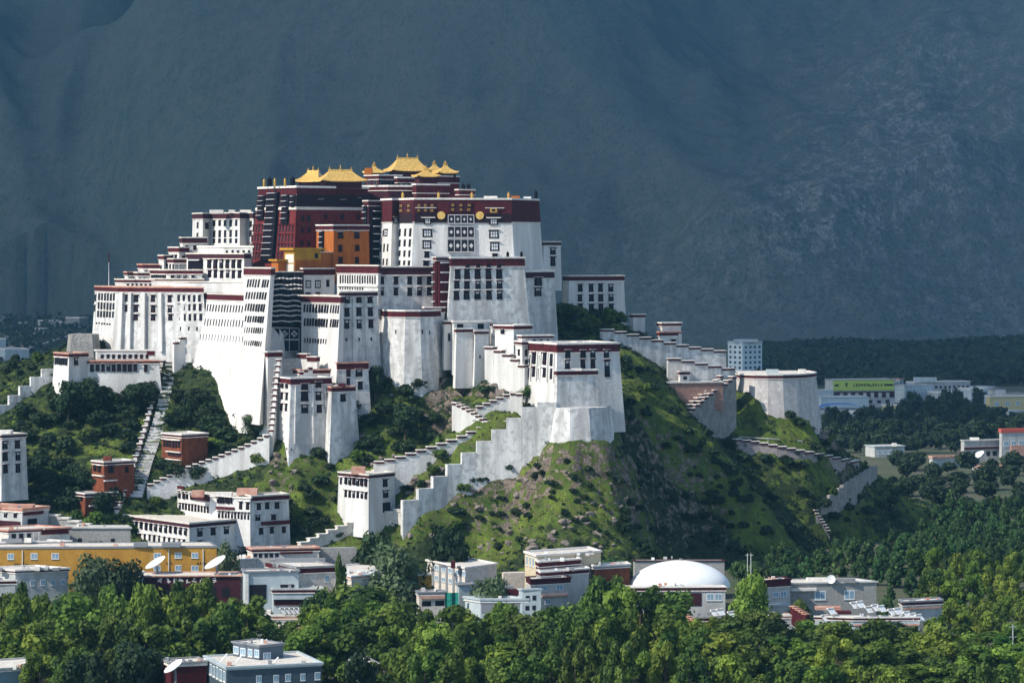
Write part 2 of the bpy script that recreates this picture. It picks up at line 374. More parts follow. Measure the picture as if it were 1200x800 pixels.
# ------------------------------------------------------------------ the cloud bank that shades the mountain and the far valley
def cloud_bank():
    gx = np.linspace(-3300, -150, 70); gy = np.linspace(1080, 7300, 110)
    X, Y = np.meshgrid(gx, gy)
    e = np.minimum.reduce([(X+3300)/400, (-150-X)/400, (Y-1080)/260, (7300-Y)/500]); e = np.clip(e, 0, 1)
    e = e*(.75 + .5*fbm(X/300, Y/300, 4, 61))
    top = 1750 + 420*np.sqrt(e)*fbm(X/500, Y/500, 5, 63) + 20; bot = 1750 - 60*np.sqrt(e)*fbm(X/260, Y/260, 4, 67) - 4
    ny, nx = X.shape; v = np.concatenate([np.stack([X,Y,top],-1).reshape(-1,3), np.stack([X,Y,bot],-1).reshape(-1,3)])
    idx = np.arange(nx*ny).reshape(ny, nx); q = np.stack([idx[:-1,:-1], idx[:-1,1:], idx[1:,1:], idx[1:,:-1]], -1).reshape(-1,4)
    k = (e[:-1,:-1] > .1).reshape(-1); q = q[k]
    f = np.concatenate([q, q[:, ::-1] + nx*ny])
    m = bpy.data.materials.new('cloud_vapour'); m.use_nodes = True; t = m.node_tree; t.nodes.clear()
    o = t.nodes.new('ShaderNodeOutputMaterial'); d = t.nodes.new('ShaderNodeBsdfDiffuse'); d.inputs[0].default_value = (.85,.86,.88,1)
    tr = t.nodes.new('ShaderNodeBsdfTransparent'); mx = t.nodes.new('ShaderNodeMixShader'); mx.inputs[0].default_value = .40   # thin cloud lets a little sun through
    t.links.new(d.outputs[0], mx.inputs[1]); t.links.new(tr.outputs[0], mx.inputs[2]); t.links.new(mx.outputs[0], o.inputs[0])
    me = bpy.data.meshes.new('cloud'); me.from_pydata(v.tolist(), [], f.tolist()); me.materials.append(m)
    ob = bpy.data.objects.new('cloud', me); C.objects.link(ob); ob['kind'] = 'structure'
cloud_bank()

# ------------------------------------------------------------------ valley air
def haze_box():
    b = MB(); b.box((0, 3560, 425), (4400, 8100, 870))
    m = bpy.data.materials.new('valley_air'); m.use_nodes = True; t = m.node_tree; t.nodes.clear()
    o = t.nodes.new('ShaderNodeOutputMaterial'); v = t.nodes.new('ShaderNodeVolumePrincipled')
    v.inputs['Color'].default_value = (.32, .72, 1.0, 1); v.inputs['Density'].default_value = 6.0e-5; v.inputs['Anisotropy'].default_value = 0.65
    t.links.new(v.outputs[0], o.inputs['Volume'])
    ob = b.build('haze', m); ob['kind'] = 'stuff'; ob['label'] = 'thin bluish air filling the valley up to the mountain'; ob['category'] = 'haze'
haze_box()
# ------------------------------------------------------------------ materials of the buildings
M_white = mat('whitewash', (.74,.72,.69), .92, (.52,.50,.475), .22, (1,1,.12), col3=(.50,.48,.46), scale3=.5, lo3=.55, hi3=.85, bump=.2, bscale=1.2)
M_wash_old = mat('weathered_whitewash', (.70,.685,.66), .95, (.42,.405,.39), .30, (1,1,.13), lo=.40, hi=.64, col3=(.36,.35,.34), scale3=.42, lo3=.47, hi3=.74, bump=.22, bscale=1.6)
M_stone = mat('grey_stone', (.36,.34,.32), .95, (.22,.21,.20), .5, (1,1,.5), col3=(.16,.15,.14), scale3=2.2, bump=.5, bscale=1.4)
M_frieze = mat('maroon_frieze', (.082,.010,.014), .95, (.05,.007,.011), .6, (1,1,.3))
M_red = mat('red_palace_wash', (.165,.026,.024), .95, (.105,.015,.016), .25, (1,1,.25), col3=(.07,.012,.018), scale3=.9, lo3=.58, hi3=.75)
M_dred = mat('dark_timber_red', (.06,.012,.02), .9, (.03,.008,.014), .8)
M_cap = mat('cream_clay', (.66,.60,.52), .9, (.52,.46,.40), .5, col3=(.78,.74,.68), scale3=1.6)
M_capw = mat('white_coping', (.80,.76,.70), .9, (.62,.57,.52), .8)
M_terra = mat('red_clay_roof', (.45,.20,.14), .9, (.56,.36,.28), .4)
M_gold = mat('gilded_copper', (1.0,.66,.20), .38, (.66,.36,.07), 1.6, (1,1,1), metal=.35, spec=.6)
M_gold_old = mat('tarnished_gilding', (.50,.30,.07), .5, metal=.4)
M_orange = mat('ochre_orange_wash', (.42,.125,.02), .95, (.30,.085,.018), .35, (1,1,.3))
M_yellow = mat('ochre_yellow_wash', (.46,.25,.025), .95, (.38,.19,.02), .35, (1,1,.3))
M_black = mat('black_paint', (.010,.007,.011), .85, spec=.05)
M_glass = mat('dark_window', (.012,.011,.018), .5, spec=.15)
M_bglass = mat('pale_blue_glass', (.16,.27,.36), .2, (.28,.40,.48), .8, spec=.5)
M_pane = mat('white_muntin', (.62,.63,.64), .6)
M_umber = mat('black_umber_wash', (.020,.008,.012), .95)
M_awn = mat('white_awning_cloth', (.50,.49,.50), .9)
M_blue = mat('blue_sheet', (.03,.13,.45), .6)
M_brick = mat('rust_brick', (.20,.062,.03), .95, (.13,.038,.02), .6, (1,1,.6))
M_concrete = mat('pale_concrete', (.50,.50,.48), .9, (.38,.38,.37), .3, (1,1,.4), bump=.2)
M_paleblue = mat('pale_blue_render', (.47,.52,.53), .85, (.37,.43,.45), .3, (1,1,.4))
M_roofg = mat('grey_roof_felt', (.22,.22,.22), .95, (.32,.31,.30), .3, col3=(.14,.14,.15), scale3=1.5)
M_metal = mat('white_metal', (.78,.78,.77), .45, spec=.5)
M_grey = mat('grey_metal', (.22,.23,.25), .5)
M_dark = mat('dark_void', (.010,.010,.014), .9)
M_hair = mat('black_yak_hair_cloth', (.011,.011,.016), .95, (.02,.02,.028), .7)

# ------------------------------------------------------------------ window templates (unit wide, unit tall, depth in metres, outward is -y)
def wmesh(kind):
    b = MB()
    def slab(x0, x1, z0, z1, d, m, x0t=None, x1t=None, back=.25):
        x0t = x0 if x0t is None else x0t; x1t = x1 if x1t is None else x1t
        b.prism([(x0,-d,z0),(x1,-d,z0),(x1,back,z0),(x0,back,z0)], [(x0t,-d,z1),(x1t,-d,z1),(x1t,back,z1),(x0t,back,z1)], m)
    if kind == 'std':
        slab(-.5,.5,-.5,.42,.14,0,-.42,.42); slab(-.24,.24,-.36,.30,.17,1); slab(-.015,.015,-.36,.30,.19,4); slab(-.24,.24,-.02,.01,.19,4)
        slab(-.56,.56,.36,.46,.75,2); slab(-.60,.60,.462,.50,.85,3)
        return b.data('window_mesh', [M_black, M_glass, M_frieze, M_capw, M_dred])
    if kind == 'std_cloth':
        slab(-.5,.5,-.5,.42,.14,0,-.42,.42); slab(-.26,.26,-.38,.32,.17,1); slab(-.26,.26,.12,.32,.2,4); slab(-.015,.015,-.38,.12,.19,0)
        slab(-.56,.56,.36,.46,.75,2); slab(-.60,.60,.462,.50,.85,3)
        return b.data('window_mesh', [M_black, M_glass, M_frieze, M_capw, M_awn])
    if kind == 'std_dark':
        slab(-.5,.5,-.5,.42,.14,0,-.40,.40); slab(-.28,.28,-.34,.28,.17,1); slab(-.28,.28,-.34,-.22,.2,4)
        slab(-.56,.56,.36,.46,.85,2); slab(-.62,.62,.462,.51,.95,3)
        return b.data('window_mesh', [M_black, M_glass, M_dred, M_capw, M_frieze])
    if kind == 'slit':
        slab(-.5,.5,-.5,.46,.07,0); slab(-.36,.36,-.42,.40,.09,1); slab(-.62,.62,.44,.50,.35,2)
        return b.data('window_mesh', [M_black, M_glass, M_capw])
    if kind == 'muntin':
        slab(-.5,.5,-.5,.44,.14,0,-.45,.45); slab(-.32,.32,-.36,.30,.17,1)
        for x in (-.12, .12): slab(x-.03, x+.03, -.36, .30, .2, 0)
        slab(-.32,.32,-.06,0,.2,0); slab(-.56,.56,.40,.46,.6,2); slab(-.60,.60,.462,.50,.7,3)
        return b.data('window_mesh', [M_black, M_pane, M_frieze, M_capw])
    if kind == 'mod':
        slab(-.5,.5,-.5,.5,.08,0); slab(-.42,-.03,-.40,.42,.1,1); slab(.03,.42,-.40,.42,.1,1); slab(-.56,.56,-.56,-.5,.25,2)
        return b.data('window_mesh', [M_metal, M_bglass, M_concrete])
    if kind == 'plain':
        slab(-.5,.5,-.5,.5,.06,0); slab(-.42,.42,-.42,.42,.085,1)
        return b.data('window_mesh', [M_grey, M_glass])
    if kind == 'red':
        slab(-.5,.5,-.5,.46,.08,0,-.45,.45); slab(-.26,.26,-.38,.34,.11,1); slab(-.56,.56,.44,.5,.5,0)
        return b.data('window_mesh', [M_dred, M_dark])
    if kind == 'gold':
        slab(-.5,.5,-.5,.5,.15,0); slab(-.30,.30,-.30,.30,.2,1); slab(-.14,.14,-.14,.14,.26,2)
        return b.data('window_mesh', [M_dred, M_gold_old, M_black])
    if kind == 'opening':
        slab(-.5,.5,-.5,.5,.05,0)
        return b.data('window_mesh', [M_dark])
WM = {k: wmesh(k) for k in ('std','std_cloth','std_dark','slit','muntin','mod','plain','red','gold','opening')}

WR = random.Random(17)
def offset_poly(poly, d):
    n = len(poly); out = []
    for i in range(n):
        p0, p1, p2 = poly[i-1], poly[i], poly[(i+1) % n]
        e1 = (p1-p0).normalized(); e2 = (p2-p1).normalized()
        n1 = Vector((e1.y, -e1.x)); n2 = Vector((e2.y, -e2.x))
        k = max(.35, 1 + n1.dot(n2)); out.append(p1 + (n1+n2) * (d/k))
    return out

class Bld:
    """a house whose visible top corners are given from left to right as (photo column, distance)"""
    def __init__(s, name, label, corners, ytop, ybot, cat='building', ref=1, back=14, batter=.07, wall=None, frieze=6, fm=None,
                 cap=.55, capm=None, over=.5, group=None, bots=None, drop=4.0, line=True, parent=None, partname='wall'):
        wall = wall or M_white; fm = fm or M_frieze; capm = capm or M_cap
        s.cor = corners; s.n = len(corners); ref = min(ref, s.n-1); s.Yr = corners[ref][1]; s.s = s.Yr/F
        s.zt = ZZ(ytop, s.Yr); s.zb = ZZ(ybot, s.Yr) - drop; s.h = s.zt - s.zb
        top = [XY(*c) for c in corners]
        if s.n == 3: bk = [top[2] + top[0] - top[1]]
        elif s.n == 2:
            d = (top[1]-top[0]).normalized(); q = Vector((-d.y, d.x)) * back; bk = [top[1]+q, top[0]+q]
        else: bk = [top[-1] + Vector((-2, back)), top[0] + Vector((2, back))]
        s.top = top + bk
        if bots: b0 = [XY(*c) for c in bots]; s.bot = b0 + ([b0[2]+b0[0]-b0[1]] if s.n == 3 else [p + (b0[0]-top[0])*0 for p in offset_poly(s.top, batter*s.h)[s.n:]])
        else: s.bot = offset_poly(s.top, batter*s.h)
        c = sum(s.top, Vector((0,0))) / len(s.top)
        s.root = parent or thing(name, label, cat, (c.x, c.y, s.zb), group)
        s.lbl = label
        b = MB(); b.prism([(*p, s.zb) for p in s.bot], [(*p, s.zt) for p in s.top]); s.wall = b.build(partname, wall, s.root)
        fh = frieze * s.s; s.fh = fh
        if frieze:
            b = MB(); t0 = fh / s.h
            lo = [p.lerp(q, t0) for p, q in zip(s.top, s.bot)]
            b.prism([(*p, s.zt-fh) for p in offset_poly(lo, .22)], [(*p, s.zt-.002) for p in offset_poly(s.top, .22)], 0, cap=False)
            if line:
                l2 = [p.lerp(q, t0*1.0) for p, q in zip(s.top, s.bot)]
                b.prism([(*p, s.zt-fh-.28) for p in offset_poly(l2, .34)], [(*p, s.zt-fh+.02) for p in offset_poly(l2, .34)], 1)
            s.fr = b.build('frieze', [fm, M_capw], s.root)
        if cap:
            b = MB(); o1 = offset_poly(s.top, over); o2 = offset_poly(s.top, over-.95)
            z0, z1 = s.zt, s.zt + cap
            k = len(o1)
            b.prism([(*p, z0) for p in o1], [(*p, z1) for p in o1], 0, cap=False)
            for i in range(k):
                j = (i+1) % k
                b.poly([(*o1[i], z1), (*o1[j], z1), (*o2[j], z1), (*o2[i], z1)]); b.poly([(*o2[i], z1), (*o2[j], z1), (*o2[j], z0+.12), (*o2[i], z0+.12)])
            b.poly([(*p, z0+.12) for p in o2], 1)
            s.cap = b.build('roof', [capm, M_cap], s.root)
    def at(s, face, px, z):
        a, c = s.cor[face][0], s.cor[face+1][0]; u = (px - a) / (c - a) if c != a else .5
        t = (s.zt - z) / s.h
        p = s.top[face].lerp(s.top[face+1], u).lerp(s.bot[face].lerp(s.bot[face+1], u), t)
        d = (s.top[face+1]-s.top[face]).normalized(); T = Vector((d.x, d.y, 0))
        tm = s.top[face].lerp(s.top[face+1], u); bm_ = s.bot[face].lerp(s.bot[face+1], u)
        up = Vector((tm.x-bm_.x, tm.y-bm_.y, s.h)); N = T.cross(up).normalized(); U = N.cross(T)
        M = Matrix((( T.x, -N.x, U.x, p.x), (T.y, -N.y, U.y, p.y), (T.z, -N.z, U.z, z), (0,0,0,1)))
        return M, abs(s.cor[face+1][0]-s.cor[face][0]) * s.s / max(.01, (s.top[face+1]-s.top[face]).length)
    def win(s, face, cols, rows, w, h, style='std', name='window', label=None):
        if isinstance(cols, tuple):
            n, a, c = cols; cols = [a + (c-a)*i/max(1, n-1) for i in range(n)]
        hs = h if isinstance(h, (list, tuple)) else [h]*len(rows)
        for py, hh in zip(rows, hs):
            for px in cols:
                M, k = s.at(face, px, ZZ(py, s.Yr))
                d = .6 if style == 'gold' else .32 if ZZ(py, s.Yr) + hh*s.s*.5 > s.zt - s.fh - .3 else 0.0
                if d: M = M @ Matrix.Translation((0, -d, 0))
                wk = WR.choice(('std','std','std_dark','std_cloth')) if style == 'std' else style
                o = place(name, WM[wk], s.root, M @ Matrix.Translation((WR.uniform(-.12,.12), 0, WR.uniform(-.1,.1))) @ Matrix.Diagonal((w*s.s/max(k,.3)*WR.uniform(.9,1.08), 1, hh*s.s*WR.uniform(.93,1.05), 1)))
                if label: o['label'] = label
        return s
    def slab(s, face, px0, px1, py0, py1, proud, m, name='panel', inner=.3, label=None):
        """a box standing proud of a face between two photo columns and rows"""
        b = MB(); z0, z1 = ZZ(py1, s.Yr), ZZ(py0, s.Yr)
        q = []
        for z in (z0, z1):
            for px, d in ((px0,-proud),(px1,-proud),(px1,inner),(px0,inner)):
                M, _ = s.at(face, px, z); q.append(M @ Vector((0, d, 0)))
        b.prism(q[:4], q[4:]); o = b.build(name, m, s.root)
        if label: o['label'] = label
        return o
    def bay(s, face, px0, px1, py0, py1, n, proud=1.2, fm=None, am=None, name='window_bay'):
        """a stacked column of black timber bay windows, a white awning over each storey"""
        body = s.slab(face, px0, px1, py0, py1, proud, fm or M_black, name)
        for i in range(n):
            z = ZZ(py0 + (py1-py0)*(i+.06)/n, s.Yr); hh = (py1-py0)/n*s.s
            ins = .10*(px1-px0); a, _ = s.at(face, px0+ins, z); c, _ = s.at(face, px1-ins, z); b = MB()
            A = [a @ Vector((0,.0,0)), c @ Vector((0,.0,0)), c @ Vector((0,-proud-.9,-.08*hh)), a @ Vector((0,-proud-.9,-.08*hh))]
            dn = Vector((0,0,-.09*hh))
            b.prism([p+dn for p in A][::-1], A[::-1])
            o = b.build('awning', am or M_awn, None, loc=(0,0,0)); o.parent = body; o.matrix_local = Matrix.Translation(-Vector(body['base_xyz']))
        return s
    def on_roof(s, px, dY, w, d, h, m, name='roof_hut', ref_face=0, label=None):
        """a small box standing on the flat roof, given by photo column and distance behind the near corner"""
        Y = s.Yr + dY; p = XY(px, Y); b = MB(); b.box((p.x, p.y, s.zt + .1 + h/2), (w*s.s, d, h)); return b.build(name, m, s.root)

def gilded_roof(name, parent, c, L, W, ridge, H, rot, m=None, up=.65):
    """hipped roof with hollow slopes and lifted corners; L, W half sizes at the eaves, ridge half length"""
    b = MB(); R = Matrix.Rotation(rot, 3, 'Z'); c = Vector(c); nu, nv = 10, 6
    eave = [(-L,-W),(L,-W),(L,W),(-L,W)]; rd = [(-ridge,-.12),(ridge,-.12),(ridge,.12),(-ridge,.12)]
    rows_b = []
    for i in range(4):
        e0, e1 = eave[i], eave[(i+1)%4]; r0, r1 = rd[i], rd[(i+1)%4]; k = len(b.v)
        for v in range(nv+1):
            vv = v/nv
            for u in range(nu+1):
                uu = u/nu
                x = (e0[0]+(e1[0]-e0[0])*uu)*(1-vv) + (r0[0]+(r1[0]-r0[0])*uu)*vv
                y = (e0[1]+(e1[1]-e0[1])*uu)*(1-vv) + (r0[1]+(r1[1]-r0[1])*uu)*vv
                z = H*vv**1.5 + up*abs(2*uu-1)**4*(1-vv)**2
                b.v.append(tuple(c + R @ Vector((x, y, z))))
        for v in range(nv):
            for u in range(nu):
                a = k + v*(nu+1) + u; b.f.append((a, a+1, a+nu+2, a+nu+1)); b.mi.append(0)
        ed = [b.v[k+u] for u in range(nu+1)]
        for u in range(nu):
            p, q = Vector(ed[u]), Vector(ed[u+1]); dn = Vector((0,0,-.45)); b.poly([p+dn, q+dn, q, p], 0)
    k = [c + R @ Vector((x*.96, y*.96, -.2)) for x, y in eave]; b.poly(k[::-1], 1)
    b.box(c + R @ Vector((0,0,H+.15)), (2*ridge+.8, .6, .5), 0, R)
    o = b.build(name, [m or M_gold, M_dred], parent, smooth=False)
    f = MB()
    for x in (-ridge, 0, ridge):
        p = c + R @ Vector((x, 0, H+.3)); sc = .6 if x else .9
        f.lathe(p, [(.35*sc,0),(.5*sc,.4*sc),(.2*sc,.8*sc),(.42*sc,1.2*sc),(.15*sc,1.8*sc),(.04*sc,2.6*sc)], 7)
    fo = f.build('finial', m or M_gold_old, None, loc=(0,0,0)); fo.parent = o; fo.matrix_local = Matrix.Translation(-Vector(o['base_xyz']))
    return o
def banner(parent, p, h=2.8, r=.55, gold=False):
    b = MB(); b.lathe(p, [(r*.9,0),(r,.15*h),(r,.75*h),(r*.7,.82*h),(r*.25,.9*h),(.05,1.1*h)], 8)
    return b.build('victory_banner', M_gold_old if gold else M_black, parent)
# ------------------------------------------------------------------ the palace, from the back of the hill to the front
def pz(px, py, Y): return P(px, py, Y)

# upper west wing behind (white, zigzag front)
b = Bld('palace_wing', 'tall white upper wing with dark roof band left of the red palace', [(226,1462),(238,1444),(247,1450),(281,1426),(291,1432),(297,1424),(300,1426)], 250, 292, ref=3, frieze=6, back=22, fm=M_dred, batter=.03)
b.win(2, (5,251,277), [261,273.5,282], 3.0, [8,9,6], 'slit'); b.win(1, [242.5], [264], 4, 8, 'std'); b.win(4, [294], [262,273], 3, 8, 'slit'); b.win(0, [232], [263,276], 2.5, 8, 'slit')
for px, w in ((254,16),(288,13),(272,7)): b.on_roof(px, 6, w, 5, 1.5, M_capw, 'water_tank')
# red palace
G = Bld('red_palace', 'dark red palace block with steep batter under the golden roofs', [(304,1404),(348,1372),(430,1400)], 220, 314, ref=1, frieze=8, back=40, wall=M_red, fm=M_frieze, batter=.11, cap=.9, capm=M_capw, over=.8)
for f, a, c in ((0,304,348),(1,348,430)):
    G.slab(f, a-.3, c+.3, 228, 241.5, .35, M_umber, 'dark_band'); G.slab(f, a-.4, c+.4, 242.5, 245.8, .5, M_cap, 'white_band')
G.bay(0, 318, 329.5, 225, 306, 11, 1.6); G.bay(0, 307, 314, 228, 257, 5, 1.0); G.bay(0, 334, 341, 228, 262, 5, 1.0); G.bay(0, 343.5, 347.5, 229, 243, 2, .8)
G.win(0, (5,303.5,316), [268,279,290,300], 2.2, 8, 'red'); G.win(0, (5,332,345), [268,279,290,300], 2.2, 8, 'red')
G.win(1, [375,400], [237], 6, 8, 'muntin'); G.win(1, [419], [234], 4, 6, 'muntin'); G.win(1, [355,362], [256,270,285], 4, 7, 'red'); G.win(1, [380,398,416], [254], 4, 6, 'red')
for i, py in enumerate((263,274,285,296)): G.slab(0, 301-i, 347-i*.6, py-.7, py, .3, M_frieze, 'storey_ledge')
for px, dY in ((316,16),(343,4)): banner(G.root, Vector((*XY(px, 1372+dY), G.zt+.8)), 4.2, 1.1)
for px, dY in ((309.5,22),(322,12),(334,8)): banner(G.root, Vector((*XY(px, 1372+dY), G.zt+.8)), 3.6, .5, True)
# dark bay column and low wing between the red palace and the white palace
b = Bld('palace_wing', 'narrow dark red wing with stacked awning bays between red and white palace', [(426,1372),(432,1366),(446,1372)], 236, 312, ref=1, frieze=5, wall=M_dred, back=16, batter=.03)
b.bay(1, 434, 444, 246, 308, 7, 1.0); b.bay(0, 427.5, 431, 240, 262, 3, .6)
# upper maroon terraces above the palaces
b = Bld('palace_upper_storey', 'long maroon upper storey with cream edge behind the red palace roof', [(427,1408),(455,1400),(500,1404)], 219, 236, ref=1, frieze=4, wall=M_dred, back=20, batter=.0, capm=M_capw, cap=.8)
b.win(1, (6,459,496), [229], 3, 6, 'red')
b = Bld('palace_upper_storey', 'small maroon attic storey under the small left gilded pavilion', [(428,1422),(444,1414),(470,1420)], 206, 220, ref=1, frieze=4, wall=M_dred, back=20, batter=0, capm=M_capw)
b.win(1, (4,448,466), [214], 4, 6, 'plain'); b.win(0, (2,432,440), [214], 3, 6, 'plain')
b.on_roof(432, -12, 9, 4, 3.0, M_orange, 'roof_hut')
b = Bld('palace_upper_storey', 'maroon storey with white cornice right below the main gilded roof', [(452,1424),(466,1416),(505,1422)], 209, 222, ref=1, frieze=5, wall=M_dred, back=20, batter=0, capm=M_capw, cap=.7)
b.win(1, (6,470,500), [216.5], 4, 4.5, 'muntin')
b = Bld('palace_upper_storey', 'boxy maroon storey with cream rim in front of the twin gilded roofs', [(484,1398),(488,1394),(526,1404)], 217, 236, ref=1, frieze=9, wall=M_frieze, back=16, batter=0, capm=M_capw, cap=.7)
b = Bld('palace_upper_storey', 'tall maroon block at the right end carrying the right gilded roof', [(508,1412),(513,1408),(538,1420)], 207, 234, ref=1, frieze=7, wall=M_red, back=16, batter=.01, capm=M_cap)
b = Bld('palace_upper_storey', 'low maroon step with two dark roof banners right of the gilded roofs', [(534,1400),(538,1396),(556,1404)], 223, 236, ref=1, frieze=5, wall=M_red, back=14, batter=0)
for px in (543,549): banner(b.root, Vector((*XY(px, 1402), b.zt+.5)), 2.6, .8)
# gilded roofs, each on its own little hall
def hall(label, px, py_eave, Y, L, W, ridge, H, rot, wall_h=3.2):
    p = P(px, py_eave, Y); t = thing('gilded_pavilion', label, 'pavilion', (p.x, p.y, p.z - wall_h), 'gilded pavilions on the palace roof')
    b = MB(); R = Matrix.Rotation(rot, 3, 'Z'); b.box((p.x, p.y, p.z - wall_h/2 - .1), (2*L*.78, 2*W*.72, wall_h), 0, R); b.build('wall', M_dred, t)
    gilded_roof('roof', t, p, L, W, ridge, H, rot); return t
r0 = math.radians(22)
hall('long gilded hall roof nearest the left end of the red palace', 399, 212, 1392, 10.6, 6.3, 5.0, 4.6, r0)
hall('gilded roof seen end-on, leftmost of the golden roofs', 367, 212.5, 1402, 6.0, 7.6, 2.4, 4.4, math.radians(-20))
hall('small gilded pavilion between the red palace roof and the main golden roof', 438.5, 202, 1424, 4.2, 4.2, .5, 2.4, r0, 2.6)
hall('highest and largest gilded roof at the top of the palace', 477.5, 200, 1430, 9.2, 6.2, 4.7, 5.4, r0, 4)
hall('low gilded roof in front of the highest golden roof', 499, 206.5, 1408, 5.3, 4.2, .8, 2.6, r0, 4)
hall('gilded roof with tall spire at the right end of the roofs', 522, 202.5, 1418, 4.8, 4.4, .6, 3.1, r0, 3)
hall('small gilded roof tucked behind between the highest roof and the right one', 509, 201, 1434, 4.2, 3.8, .6, 2.8, r0, 3)

# white palace, the highest white front
I = Bld('white_palace', 'broad white palace front with dark maroon band and central curtained bays', [(447,1372),(460,1355),(467,1359),(486,1342),(599,1350),(631,1374)], 234, 318, ref=3, frieze=26, back=30, fm=M_frieze, batter=.075, cap=.8, capm=M_capw)
I.slab(3, 526, 553, 237.5, 248.5, .55, M_dred, 'ornament_panel'); I.slab(2, 467.5, 485.6, 238, 250, .5, M_dred, 'ornament_panel'); I.slab(3, 487, 510, 238, 250, .5, M_dred, 'ornament_panel')
I.win(3, (3,530.5,549), [240.4,245.8], 5.0, 4.2, 'gold', 'gilt_boss'); I.win(3, (3,491,506), [241,246.8], 4.6, 4.2, 'gold', 'gilt_boss'); I.win(2, (2,472,481), [241,246.8], 4.2, 4.2, 'gold', 'gilt_boss')
def diamond_bay(B, face, px0, px1, py0, py1, cols, name='curtained_window', flower=False):
    o = B.slab(face, px0, px1, py0, py1, .75, M_hair, name)
    m = MB()
    for i in range(cols):
        cx = px0 + (px1-px0)*(i+.5)/cols; M, k = B.at(face, cx, ZZ((py0+py1)/2, B.Yr)); r = (py1-py0)*B.s*.20; d = -.80
        if flower:
            for a in range(4):
                ax, az = math.cos(a*math.pi/2)*r*.75, math.sin(a*math.pi/2)*r*.75
                m.poly([M @ Vector((ax+dx*r*.45, d, az+dz*r*.45)) for dx, dz in ((-1,0),(0,-1),(1,0),(0,1))])
        else: m.poly([M @ Vector((dx*r*.8, d, dz*r)) for dx, dz in ((-1,0),(0,-1),(1,0),(0,1))])
    for i in range(cols+1):
        cx = px0 + (px1-px0)*i/cols; M, k = B.at(face, cx, ZZ((py0+py1)/2, B.Yr)); hh = (py1-py0)*B.s/2
        m.poly([M @ Vector((dx, -.80, dz)) for dx, dz in ((-.14,-hh),(.14,-hh),(.14,hh),(-.14,hh))])
    for py in (py0, py1):
        A, _ = B.at(face, px0, ZZ(py, B.Yr)); D, _ = B.at(face, px1, ZZ(py, B.Yr))
        m.poly([A @ Vector((0,-.805,-.16)), D @ Vector((0,-.805,-.16)), D @ Vector((0,-.805,.16)), A @ Vector((0,-.805,.16))])
    e = m.build('appliqué'.replace('é','e'), M_awn, None, loc=(0,0,0)); e.parent = o; e.matrix_local = Matrix.Translation(-Vector(o['base_xyz']))
    return o
I.slab(3, 487, 524, 250.5, 261, .42, M_umber, 'dark_band'); I.slab(3, 556, 598, 250.5, 261, .42, M_umber, 'dark_band'); I.slab(2, 467.5, 485.6, 251, 261, .42, M_umber, 'dark_band')
for a_, c_ in ((487,511),(568,590)): I.slab(3, a_, c_, 243.2, 244.1, .8, M_cap, 'ledge')
for a_, c_ in ((494,510),(569,586)): I.slab(3, a_, c_, 254.6, 255.5, .9, M_capw, 'ledge')
diamond_bay(I, 3, 525, 554.5, 252, 262, 4); diamond_bay(I, 3, 524.8, 554.8, 265.5, 278.5, 4); diamond_bay(I, 3, 524.6, 555, 280.5, 295.5, 4)
for px in (517, 561.5):
    M, k = I.at(3, px, ZZ(252.5, I.Yr)); m = MB()
    m.prism([M @ Vector((1.7*math.cos(a*math.pi/8), -.75, 1.7*math.sin(a*math.pi/8))) for a in range(16)], [M @ Vector((1.7*math.cos(a*math.pi/8), .1, 1.7*math.sin(a*math.pi/8))) for a in range(16)])
    m.build('gilt_disc', M_gold, I.root)
I.win(3, [502], [259], 8, 8, 'muntin'); I.win(3, [502], [273,286], 11.5, [10.5,11], 'muntin'); I.win(3, [502], [298,309], 7, 8, 'std')
I.win(3, [577.5], [246.5], 13, 9, 'gold', 'gilt_panel'); I.win(3, [577.5], [259.5], 11, 8, 'muntin'); I.win(3, [577.5], [274,288.5], 12, [11,11.5], 'muntin'); I.win(3, [577.5], [299], 7, 5, 'std')
I.win(2, (3,469.5,482.5), [272,284.5,297,308], 2.5, [10,9,8,6], 'slit'); I.win(0, [454.5], [272], 4.5, 9, 'muntin'); I.win(0, [448,451.5], [273], 2, 8, 'slit'); I.win(0, (4,446.5,456.5), [290,307], 2.0, [10,8], 'slit'); 
I.win(1, [463.5], [258], 5, 8, 'muntin')
for px, dY in ((472,12),(514,10),(553,14),(596,16)): banner(I.root, Vector((*XY(px, 1352+dY), I.zt+.6)), 3.0, .6, True)
banner(I.root, Vector((*XY(628, 1374), I.zt+.6)), 4.0, .7)
I.on_roof(604, 24, 10, 5, 1.8, M_orange); I.on_roof(575, 16, 16, 6, 1.6, M_capw); I.on_roof(534, 24, 18, 6, 1.8, M_frieze); I.on_roof(618, 32, 9, 5, 1.6, M_capw)
# back towers on the east side
b = Bld('palace_tower', 'slim white rear tower right of the tall grey-shaded palace corner', [(630,1398),(637,1392),(657,1400)], 284, 330, ref=1, frieze=3.5, batter=.02, fm=M_dred)
b.win(1, [647.5], [294,306], 6.5, [9,12], 'std')
b = Bld('palace_house', 'isolated white house behind the trees on the east ridge', [(660,1412),(667,1404),(731,1416)], 324, 382, ref=1, frieze=5, back=14, batter=.04)
b.win(1, [680,692.5,703.5,715], [337,349,360], 6, [10,9,9], 'std')
b = Bld('ridge_hut', 'low red and white parapet hut peeping over the ridge trees', [(738,1420),(742,1416),(756,1418)], 369, 380, ref=1, frieze=3, batter=0)

